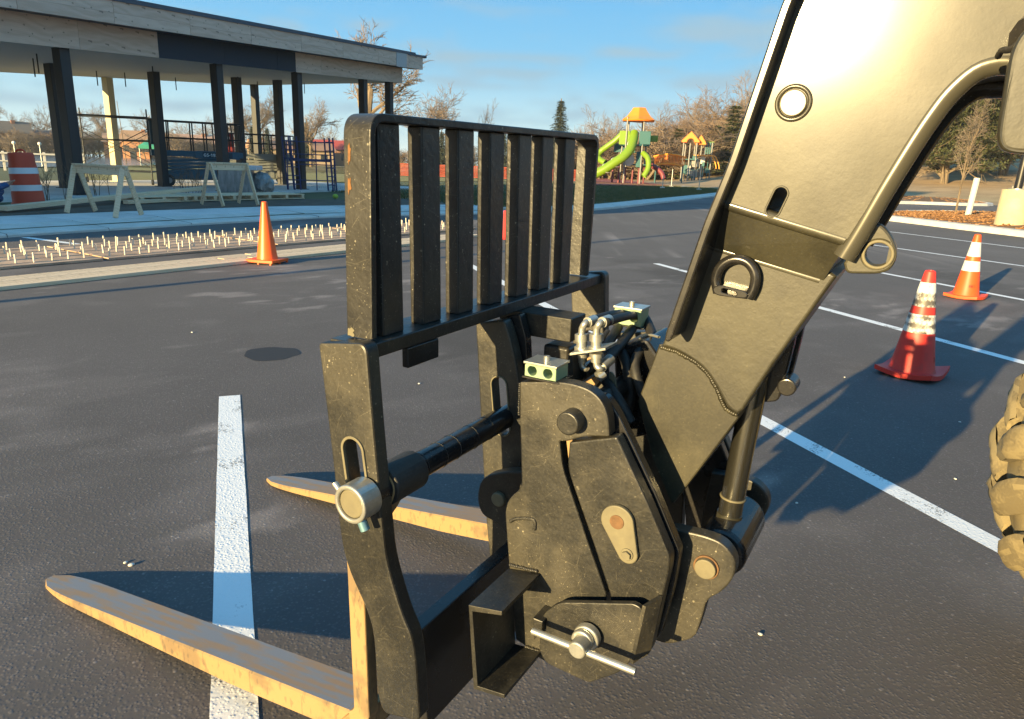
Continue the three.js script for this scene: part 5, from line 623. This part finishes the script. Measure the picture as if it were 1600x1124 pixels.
function conifer(sd, o) {
  seed = sd; const N = [], Tq = strip(new THREE.CylinderGeometry(0.006, 0.022, 0.98, 8).translate(0, 0.49, 0));
  for (let w = 0; w < o.rows; w++) { const y = mix(o.base, 0.97, Math.pow(w / o.rows, 0.9)), len = o.width * Math.pow(1 - (y - o.base) / (1.0 - o.base), 0.85) * rr(0.75, 1.12) + 0.012, k = Math.max(4, Math.round(o.per * (1 - 0.5 * w / o.rows))); for (let b = 0; b < k; b++) { const az = (b + rnd()) / k * 6.283, L = len * rr(0.72, 1.15), dx = Math.cos(az), dz = Math.sin(az), n = 9; for (let i = 1; i <= n; i++) for (let q = 0; q < 5; q++) { const t = (i - rnd() * 0.8) / n, r = L * t, yy = y - o.droop * L * t * t + 0.06 * L * t, s = (0.016 + 0.03 * (1 - t) * L / o.width) * rr(0.7, 1.4) * o.leaf, a = az + rr(-1.1, 1.1), ox = rr(-1, 1) * 0.022 * o.leaf, oz = rr(-1, 1) * 0.022 * o.leaf, oy = rr(-1, 1) * 0.012 * o.leaf, px_ = dx * r + ox, pz = dz * r + oz, ex = Math.cos(a), ez = Math.sin(a), tl = rr(-0.5, 0.3); N.push(px_ - ez * s * 0.3, yy + oy, pz + ex * s * 0.3, px_ + ez * s * 0.3, yy + oy + rr(-0.3, 0.3) * s, pz - ex * s * 0.3, px_ + ex * s * 1.3, yy + oy + tl * s, pz + ez * s * 1.3); } } }
  const g = new THREE.BufferGeometry(); g.setAttribute('position', new THREE.Float32BufferAttribute(N, 3)); g.computeVertexNormals(); return [Tq, muv(g)];
}
const spruce = conifer(11, { rows: 26, base: 0.05, width: 0.235, per: 12, droop: 0.4, leaf: 1 }), fir = conifer(13, { rows: 15, base: 0.08, width: 0.3, per: 9, droop: 0.3, leaf: 1.5 });
const needle = mat({ color: rgb(0.075, 0.10, 0.085), roughness: 0.9, side: THREE.DoubleSide }), needle2 = mat({ color: rgb(0.075, 0.085, 0.03), roughness: 0.9, side: THREE.DoubleSide });
{ // spreading pine: limbs plus needle clumps on their ends
  const sk = bareTree(23, { lv: 2, kids: [22, 9], spread: 1.2, up: 0.12, dec: 0.6, r: 0.026, rmin: 0.004, trunk: 0.8, stems: 2, low: 0.06 }); seed = 77; const p = sk[1].attributes.position, N = []; for (let i = 0; i < p.count; i += 5) { if (p.getY(i) < 0.1) continue; for (let q = 0; q < 16; q++) { const s = rr(0.016, 0.034), x = p.getX(i) + rr(-1, 1) * 0.045, y = p.getY(i) + rr(-0.7, 1) * 0.035, z = p.getZ(i) + rr(-1, 1) * 0.045, a = rr(0, 6.283), e = rr(-0.3, 0.9); N.push(x - Math.sin(a) * s * 0.25, y, z + Math.cos(a) * s * 0.25, x + Math.sin(a) * s * 0.25, y, z - Math.cos(a) * s * 0.25, x + Math.cos(a) * s, y + e * s, z + Math.sin(a) * s); } }
  const g = new THREE.BufferGeometry(); g.setAttribute('position', new THREE.Float32BufferAttribute(N, 3)); g.computeVertexNormals(); const cr = merge([muv(g)]);
  let i = 0; for (const [x, d, h, w, lab] of [[1478, 74, 11.5, 10.5, 'spreading green pine with bare lower limbs behind the tree guard'], [1560, 84, 13, 13, 'broad green pine behind the black light pole'], [1420, 88, 9, 9, 'green pine standing between the boom and the spreading pine']]) { const q = atDist(x, 280, d), t = thing('pine_tree', lab, 'pine tree', [q.x, terrain(q.x, q.z) - 0.05, q.z], i++ * 2.1, 'pines beyond the islands'); t.scale.set(w, h, w); mesh('trunk', sk[0], M.bark, t); mesh('limbs', sk[1], M.bark, t); mesh('crown', cr, needle2, t); } }
seed = 201;
const gl = 'bare trees beyond the pavilion';
plant(oak[0], 572, 88, 17.2, 15, 'big spreading bare tree rising above the end of the pavilion roof', 'bare_tree', 'tree', M.twig2, gl);
plant(oak[1], 668, 112, 13.2, 13, 'round crowned bare tree above the upper rail of the backrest', 'bare_tree', 'tree', M.twig2, gl);
plant(oak[1], 404, 125, 12.2, 10, 'tall bare tree seen between the slim inner columns', 'bare_tree', 'tree', M.twig, gl);
plant(oak[0], 372, 135, 10, 8.5, 'bare tree half hidden by an inner column above the grey lift', 'bare_tree', 'tree', M.twig, gl);
plant(oak[1], 486, 110, 9.8, 8, 'leaning bare tree beside the narrow front column', 'bare_tree', 'tree', M.twig2, gl);
plant(poplar[0], 762, 100, 10, 4.2, 'thin young bare tree standing alone before the sky', 'bare_tree', 'tree', M.twig, gl);
plant(poplar[1], 820, 120, 7, 4, 'small faint bare tree beside the blue green spruce', 'bare_tree', 'tree', M.twig, gl);
plant(poplar[2], 1508, 27, 4.2, 1.7, 'leafless sapling growing out of the white tree guard', 'sapling', 'sapling', M.twig, undefined, 0.3);
for (const [x, d, h, lab] of [[872, 92, 9.6, 'blue green spruce standing alone beside the playground'], [690, 78, 4.6, 'small spruce seen through the backrest slats'], [786, 95, 6.2, 'short spruce whose tip shows above the backrest'], [420, 105, 5.2, 'dark spruce behind the grey scissor lift'], [397, 112, 5.6, 'spruce behind the red control box'], [440, 118, 5.4, 'slim spruce behind the inner columns'], [481, 120, 7, 'pointed dark spruce beside the leaning bare tree']]) plant(spruce, x, d, h, h, lab, 'spruce_tree', 'spruce tree', needle, 'spruces');
// wooded shore beyond the lake
for (let k = 0; k < 30; k++) { const x = -40 + k * 21 + rr(-8, 8), d = rr(190, 230), h = rr(7, 13) * (x < 70 ? 1.15 : 1); plant(poplar[k % 3], x, d, h, h * 0.75, 'bare tree in the brown line along the far shore', 'shore_tree', 'tree', [M.twig, M.twig2, M.twig3][k % 3], 'trees along the far shore'); }
for (let k = 0; k < 26; k++) { const x = -30 + k * 37 + rr(-10, 10), d = rr(165, 185), h = rr(4, 7); plant(thicket[k % 2], x, d, h, h * 1.5, 'low bare thicket at the foot of the far tree line', 'thicket', 'shrub', [M.twig3, M.twig2, M.twig][k % 3], 'thickets along the far shore'); }
// wood behind the playground
for (let k = 0; k < 34; k++) { const f = k / 33, x = 900 + f * 340 + rr(-12, 12), d = rr(112, 150), h = mix(9.5, 17, Math.pow(f, 1.1)) * rr(0.72, 1.08); plant(poplar[k % 3], x, d, h, h * 0.85, 'bare tree in the brown wood behind the playground', 'wood_tree', 'tree', [M.twig2, M.twig3, M.twig][k % 3], 'trees of the wood behind the playground'); }
for (let k = 0; k < 34; k++) { const f = k / 33, x = 895 + f * 380 + rr(-8, 8), d = rr(96, 112), h = mix(5.5, 8.5, f) * rr(0.75, 1.1); plant(thicket[k % 2], x, d, h, h * 1.9, 'dense bare brush at the edge of the wood behind the playground', 'brush', 'shrub', [M.twig3, M.twig2, M.twig3][k % 3], 'brush at the edge of the wood'); }
for (const [x, d, h, lab] of [[1055, 93, 6.5, 'olive evergreen behind the orange bridge'], [1140, 92, 8.5, 'olive evergreen behind the small playhouse, beside the boom'], [1115, 96, 6.5, 'olive evergreen behind the climbing frame']]) plant(fir, x, d, h, h * 1.1, lab, 'evergreen_tree', 'evergreen tree', needle2, 'evergreens of the wood');
for (const [x, y, lab] of [[82, 312, 'bare twiggy shrub between the drum and the first sawhorse'], [148, 307, 'bare twiggy shrub behind the first sawhorse'], [288, 303, 'bare twiggy shrub in front of the blue scissor lift'], [304, 303, 'small bare shrub beside the twiggy shrub at the blue lift']]) { const p = gp(x, y, 0.12), t = thing('bare_shrub', lab, 'shrub', [p.x, 0.1, p.z], rnd() * 6, 'bare shrubs by the pavilion'); t.scale.setScalar(rr(0.75, 0.95)); mesh('stems', twigBush[0], M.bark, t); mesh('twigs', twigBush[1], M.bark, t); }
// ================================================================ FAR BUILDINGS AND FENCES
function house(x, d, w, h, wall, roof, label) { const p = atDist(x, 250, d), yaw = Math.atan2(-p.x, -p.z), t = thing('house', label, 'house', [p.x, terrain(p.x, p.z), p.z], yaw + rr(-0.3, 0.3), 'houses on the far shore'); mesh('wall', bx(w, h, 7, 0, h / 2, 0, 0.02), wall, t); const s = new THREE.Shape(); s.moveTo(-4.1, 0); s.lineTo(4.1, 0); s.lineTo(0, h * 0.62); s.closePath(); const g = strip(new THREE.ExtrudeGeometry(s, { depth: w + 0.8, bevelEnabled: false })); g.rotateY(Math.PI / 2); g.translate(-w / 2 - 0.4, h + 0.01, 0); const rf = mesh('roof', muv(g), roof, t); mesh('chimney', bx(0.7, 1.4, 0.7, w * 0.25, h + h * 0.5, 0.5, 0.02), M.brick, rf); const gz = mat({ color: rgb(0.03, 0.035, 0.04), roughness: 0.2 }); for (let k = 0; k < 4; k++) mesh(k === 1 ? 'door' : 'window', bx(1.1, k === 1 ? 2 : 1.2, 0.1, -w * 0.36 + k * w * 0.24, k === 1 ? 1.02 : h * 0.55, 3.53, 0.01), gz, t); }
seed = 231;
house(205, 178, 9, 3, col(0.36, 0.22, 0.12, 0.8), col(0.30, 0.20, 0.14, 0.9), 'low tan house across the lake beside the green canopy'); house(218, 172, 5, 3.4, col(0.42, 0.20, 0.10, 0.8), col(0.32, 0.20, 0.12, 0.9), 'orange sided house across the lake'); house(300, 182, 11, 3.4, col(0.45, 0.36, 0.28, 0.8), col(0.38, 0.24, 0.18, 0.9), 'pale house with a brown roof behind the blue lift rails'); house(525, 150, 12, 3, col(0.32, 0.16, 0.10, 0.8), col(0.34, 0.05, 0.04, 0.8), 'red roofed house behind the blue scaffold frames'); house(70, 190, 12, 3.2, col(0.3, 0.24, 0.16, 0.8), col(0.10, 0.10, 0.10, 0.9), 'dark roofed house behind the drum'); house(5, 186, 10, 4, col(0.42, 0.24, 0.14, 0.8), col(0.14, 0.12, 0.10, 0.9), 'tan house with a steep dark roof at the lake end'); house(455, 140, 14, 2.6, col(0.4, 0.3, 0.2, 0.8), col(0.3, 0.17, 0.11, 0.9), 'long low tan house behind the inner columns');
{ const p = atDist(238, 245, 120), t = thing('canopy_tent', 'green canopy tent across the lake', 'tent', [p.x, terrain(p.x, p.z), p.z], Math.atan2(-p.x, -p.z)); const m = mat({ color: rgb(0.05, 0.32, 0.2), roughness: 0.7 }); mesh('canopy', muv(new THREE.ConeGeometry(2.4, 1.2, 4).rotateY(0.785).translate(0, 2.7, 0)), m, t); mesh('valance', bx(3.4, 0.5, 3.4, 0, 1.95, 0, 0.02), m, t); for (const x of [-1.6, 1.6]) for (const z of [-1.6, 1.6]) mesh('leg', rod(V(x, 0, z), V(x, 1.75, z), 0.05, 0.05, 6), M.zinc, t); }
{ const p = atDist(196, 240, 90), t = thing('flag_pole', 'thin leaning pole rising behind the scaffold tower', 'pole', [p.x, 0.08, p.z]); mesh('pole', muv(rod(V(0, 0, 0), V(-0.35, 6.4, 0), 0.05, 0.03, 8)), M.bark, t); }
for (const [x, d] of [[24, 66], [64, 66]]) { const p = atDist(x, 245, d), t = thing('globe_lamp', 'short lamp post with a white globe beside the lake', 'lamp', [p.x, 0.06, p.z], 0, 'globe lamps by the lake'); mesh('post', rod(V(0, 0, 0), V(0, 1.45, 0), 0.05, 0.04, 8), M.zinc, t); mesh('globe', strip(new THREE.SphereGeometry(0.13, 16, 12).translate(0, 1.56, 0)), mat({ color: rgb(0.75, 0.7, 0.6), roughness: 0.4 }), t); }
{ const A = atDist(-60, 262, 47), B = atDist(132, 262, 47), t = thing('white_rail_fence', 'white rail fence running along the near shore of the lake', 'fence', [A.x, 0.08, A.z]), d = B.clone().sub(A).setY(0), L = d.length(), m = col(0.6, 0.58, 0.52, 0.6); t.rotation.y = Math.atan2(-d.z, d.x); for (let k = 0; k <= 6; k++) mesh('post', bx(0.12, 1.0, 0.12, L * k / 6, 0.5, 0, 0.01), m, t); mesh('rail', bx(L, 0.09, 0.05, L / 2, 0.9, 0.09, 0.01), m, t); mesh('rail', bx(L, 0.07, 0.05, L / 2, 0.5, 0.09, 0.01), m, t); }
{ const A = atDist(585, 270, 62), B = atDist(925, 280, 66), t = thing('safety_fence', 'orange plastic safety fence strung on stakes across the dry grass', 'fence', [A.x, 0.08, A.z]), d = B.clone().sub(A).setY(0), L = d.length(), m = mat({ color: rgb(0.42, 0.075, 0.04), roughness: 0.7 }); t.rotation.y = Math.atan2(-d.z, d.x); const n = 9; for (let k = 0; k < n; k++) { mesh('stake', bx(0.06, 1.2, 0.06, L * k / n, 0.6, 0, 0.008), M.bark, t); const s = []; for (let q = 0; q < 9; q++) s.push(bx(L / n * 0.985, q === 0 || q === 8 ? 0.06 : 0.035, 0.012, L * (k + 0.5) / n, 0.12 + q * 0.115, 0.045, 0)); for (let q = 0; q < 22; q++) s.push(bx(0.03, 0.94, 0.008, L * (k + (q + 0.5) / 22) / n, 0.58, 0.045, 0)); mesh('mesh_panel', merge(s), m, t); } mesh('stake', bx(0.06, 1.2, 0.06, L, 0.6, 0, 0.008), M.bark, t); }
{ const p = gp(788, 374), t = thing('marker_stake', 'short red marker stake standing behind the backrest slats', 'stake', [p.x, 0, p.z]), m = mat({ color: rgb(0.5, 0.03, 0.03), roughness: 0.6 }); mesh('stake', bx(0.06, 0.48, 0.06, 0, 0.26, 0, 0.01), m, t); mesh('foot', bx(0.18, 0.025, 0.18, 0.03, 0.0145, 0, 0.006), m, t); }
for (const [x, y, h] of [[1035, 294, 0.9], [1092, 297, 1.7], [1049, 292, 1.4]]) { const p = gp(x, y, 0.1), t = thing('marker_post', 'thin pale post on the lawn edge before the playground', 'post', [p.x, 0.08, p.z], 0, 'thin posts before the playground'); mesh('post', rod(V(0, 0, 0), V(0, h, 0), 0.035, 0.03, 8), M.zinc, t); mesh('foot', bx(0.3, 0.1, 0.3, 0, 0.05, 0, 0.02), M.kerb, t); }
{ const p = gp(524, 309, 0.12), m = mesh('lime_glove', strip(new THREE.IcosahedronGeometry(0.09, 2).scale(1, 0.8, 0.7).translate(0, 0.06, 0)), mat({ color: rgb(0.32, 0.45, 0.06), roughness: 0.8 })); m.position.set(p.x, 0.1, p.z); tag(m, 'crumpled lime green cloth lying on the bare soil', 'cloth'); }
// ================================================================ PLAYGROUND
const flat = g => { g = g.toNonIndexed(); g.computeVertexNormals(); return muv(g); };
{ const { p, yaw } = facing(993, 287, 0.1), D = Math.hypot(p.x, p.z), k = D / FPX / Math.cos(0.18) * 0.9, X = x => (x - 1000) * k, Y = y => (288 - y) * k;
  const lime = mat({ color: rgb(0.15, 0.25, 0.012), roughness: 0.4 }), ora = mat({ color: rgb(0.80, 0.20, 0.018), roughness: 0.5 }), teal = mat({ color: rgb(0.02, 0.10, 0.11), roughness: 0.5 }), post = mat({ color: rgb(0.22, 0.22, 0.21), roughness: 0.5 }), maroon = mat({ color: rgb(0.16, 0.03, 0.035), roughness: 0.5 }), yel = mat({ color: rgb(0.85, 0.30, 0.02), roughness: 0.45 }), cream = mat({ color: rgb(0.5, 0.48, 0.42), roughness: 0.6 });
  const roofM = (x, y0, y1, r0, r1, m, t) => mesh('roof', flat(new THREE.LatheGeometry([[r0 * 0.96, 0], [r0, 0.02], [mix(r0, r1, 0.42), (y1 - y0) * 0.3], [mix(r0, r1, 0.8), (y1 - y0) * 0.72], [r1, y1 - y0], [0.01, y1 - y0 + 0.06]].map(q => new THREE.Vector2(...q)), 6).translate(x, y0, 0)), m, t);
  const t = thing('play_tower', 'tall play tower with orange six sided roof and lime tube slide', 'play structure', [p.x, 0.09, p.z], yaw);
  for (const [x, z] of [[980, 1], [1006, 1], [974, -0.2], [1012, -0.2], [982, -1.3], [1004, -1.3]]) mesh('post', rod(V(X(x), 0, z), V(X(x), Y(z === 1 || z === -1.3 ? 186 : 205), z), 0.07, 0.07, 8), post, t);
  roofM(X(997), Y(190), Y(171), 1.62, 0.62, ora, t); mesh('roof_rim', muv(new THREE.CylinderGeometry(1.66, 1.6, 0.12, 6).translate(X(997), Y(190.5), 0)), ora, t); mesh('deck', muv(new THREE.CylinderGeometry(1.55, 1.55, 0.12, 6).translate(X(994), Y(228), -0.1)), teal, t); mesh('lower_deck', bx(2.6, 0.1, 1.6, X(1000), Y(258), 0, 0.02), teal, t);
  mesh('side_panel', bx(X(985) - X(969), Y(207) - Y(228), 0.09, X(977), Y(217.5), 0.9, 0.03, 2), lime, t); mesh('side_panel', bx(X(1018) - X(1000), Y(207) - Y(227), 0.09, X(1009), Y(217), 1.05, 0.03, 2), teal, t); mesh('side_panel', bx(0.9, Y(212) - Y(222), 0.09, X(1022), Y(217), -0.2, 0.03), lime, t); mesh('lower_panel', bx(X(1006) - X(998), Y(238) - Y(262), 0.08, X(1002), Y(250), 1.0, 0.02), teal, t); mesh('round_panel', muv(new THREE.CylinderGeometry(0.55, 0.55, 0.08, 24).rotateX(Math.PI / 2).translate(X(986), Y(251), 0.8)), cream, t);
  const tb = (pts, r, m, name) => mesh(name, muv(tube(pts.map(q => V(X(q[0]), Y(q[1]), q[2])), r, 18, 60)), m, t);
  const sl = tb([[992, 210, 0.6], [991, 222, 1.2], [987, 236, 1.9], [978, 247, 2.3], [966, 256, 2.5], [952, 266, 2.6], [938, 274, 2.6], [926, 280, 2.6], [914, 284, 2.6]], 0.42, lime, 'tube_slide'); for (const q of [[989, 230, 1.6], [979, 246, 2.27], [966, 256, 2.5], [953, 265.5, 2.6]]) mesh('slide_collar', strip(new THREE.TorusGeometry(0.44, 0.035, 6, 24).rotateY(0.9).rotateZ(0.7).translate(X(q[0]), Y(q[1]), q[2])), cream, sl);
  tb([[972, 212, 0], [962, 222, -0.1], [950, 231, -0.3], [940, 239, -0.5], [936, 247, -0.3], [941, 253, 0.2], [949, 257, 0.5]], 0.27, lime, 'spiral_slide'); tb([[1008, 240, 1], [1016, 248, 1.5], [1018, 262, 1.8], [1012, 276, 2.0]], 0.25, lime, 'open_slide'); tb([[931, 252, 0], [928, 262, 0.4], [925, 275, 0.6]], 0.05, yel, 'hand_rail'); tb([[1018, 256, 0], [1030, 262, 0.4], [1040, 270, 0.8], [1044, 279, 1]], 0.22, maroon, 'short_slide');
  for (const x of [962, 972, 982, 994, 1004, 1012]) mesh('support', rod(V(X(x), 0, 0.6), V(X(x), Y(262), 0.6), 0.09, 0.08, 8), maroon, t); mesh('barrier', bx(2.0, 0.8, 0.06, X(978), Y(232), -1.2, 0.02), teal, t);
  const g2 = facing(1044, 287, 0.1), b = thing('play_bridge', 'arched orange play bridge between the tower and the playhouse', 'play structure', [g2.p.x, 0.09, g2.p.z], g2.yaw); const X2 = x => (x - 1044) * k; const barsB = []; for (const z of [-0.5, 0.5]) { const br = tube([V(X2(1014), Y(242), z), V(X2(1030), Y(238), z), V(X2(1044), Y(237), z), V(X2(1060), Y(239), z), V(X2(1073), Y(243), z)], 0.06, 8); mesh('top_rail', br, yel, b); mesh('bottom_rail', tube([V(X2(1018), Y(256), z), V(X2(1044), Y(253), z), V(X2(1066), Y(257), z)], 0.07, 8), yel, b); for (let i = 0; i < 22; i++) { const u = i / 21, x = mix(1017, 1069, u), c = Math.sin(u * Math.PI); mesh('baluster', bx(0.085, Y(238) - Y(254), 0.035, X2(x), Y(247.5 - 2.2 * c), z, 0.01), ora, b); } } mesh('walkway', bx(X2(1068) - X2(1018), 0.1, 1.0, 0, Y(255), 0, 0.02), ora, b); for (const x of [1020, 1067]) for (const z of [-0.5, 0.5]) mesh('support', rod(V(X2(x), 0, z), V(X2(x), Y(256), z), 0.07, 0.07, 8), teal, b);
  const g3 = facing(1084, 287, 0.1), h = thing('playhouse', 'small play structure with two orange gabled roofs and grey posts', 'play structure', [g3.p.x, 0.09, g3.p.z], g3.yaw), X3 = x => (x - 1084) * k; h.scale.set(1.12, 1.13, 1.12);
  for (const [x, z, y] of [[1061, 0.7, 220], [1083, 0.7, 220], [1064, -0.7, 220], [1080, -0.7, 220], [1072, 0.8, 222], [1091, 0, 222], [1097, -0.6, 218], [1109, -0.6, 219]]) mesh('post', rod(V(X3(x), 0, z), V(X3(x), Y(y), z), 0.065, 0.065, 8), post, h);
  const gab = (x, w, y0, y1, z, dep, arch) => { const s = new THREE.Shape(); s.moveTo(-w / 2, 0); s.lineTo(-w / 2, 0.12); s.lineTo(0, y1 - y0); s.lineTo(w / 2, 0.12); s.lineTo(w / 2, 0); if (arch) { s.lineTo(w * 0.22, 0); s.absarc(0, 0, w * 0.22, 0, Math.PI, false); } s.closePath(); const g = strip(new THREE.ExtrudeGeometry(s, { depth: dep, bevelEnabled: true, bevelSize: 0.02, bevelThickness: 0.02, bevelSegments: 1 })); g.translate(x, y0, z - dep / 2); mesh('gable_roof', muv(g), ora, h); };
  gab(X3(1072), 1.65, Y(220), Y(203), 0.2, 1.4, true); gab(X3(1089), 1.0, Y(223), Y(208), -0.2, 1.2, false); mesh('deck', bx(1.7, 0.1, 1.5, X3(1072), Y(248), 0, 0.02), teal, h); for (let i = 0; i < 4; i++) mesh('slat_panel', bx(0.14, Y(218) - Y(238), 0.05, X3(1099 + i * 3.4), Y(228), -0.6, 0.02), teal, h); mesh('slat_top', bx(0.9, 0.06, 0.08, X3(1104), Y(218), -0.6, 0.02), lime, h);
  for (const o of [0, 5]) mesh('ladder_rail', tube([V(X3(1103 + o), Y(240), 0.4), V(X3(1110 + o), Y(242), 0.6), V(X3(1116 + o), Y(252), 0.8), V(X3(1119 + o), Y(262), 0.9)], 0.055, 8), yel, h); mesh('walkway', bx(1.2, 0.08, 0.8, X3(1090), Y(241), 0.2, 0.02), yel, h); seed = 251; for (let i = 0; i < 16; i++) { const x = rr(1068, 1106), y = rr(248, 272); mesh('climbing_panel', bx(rr(0.25, 0.6), rr(0.4, 0.9), 0.06, X3(x), Y(y), rr(-0.6, 0.7), 0.03), [teal, teal, post, cream][i % 4], h); mesh('climbing_bar', rod(V(X3(x), 0, rr(-0.6, 0.7)), V(X3(x + rr(-4, 4)), Y(246), rr(-0.6, 0.7)), 0.04, 0.04, 6), [post, teal][i % 2], h); }
  const g4 = facing(1131, 285, 0.1), r = thing('spring_rider', 'low red play toy beside the playhouse', 'play toy', [g4.p.x, 0.09, g4.p.z], g4.yaw), rd = mat({ color: rgb(0.6, 0.05, 0.02), roughness: 0.5 }); mesh('body', muv(new RoundedBoxGeometry(1.2, 0.55, 0.5, 4, 0.2).translate(0, 0.75, 0)), rd, r); mesh('head', muv(new THREE.SphereGeometry(0.3, 16, 12).translate(0.55, 1.1, 0)), rd, r); mesh('spring', muv(rod(V(0, 0, 0), V(0, 0.5, 0), 0.14, 0.14, 12)), post, r); }
scene.fog = new THREE.FogExp2(new THREE.Color().setRGB(0.55, 0.62, 0.66), 0.0003);
renderer.render(scene, camera);
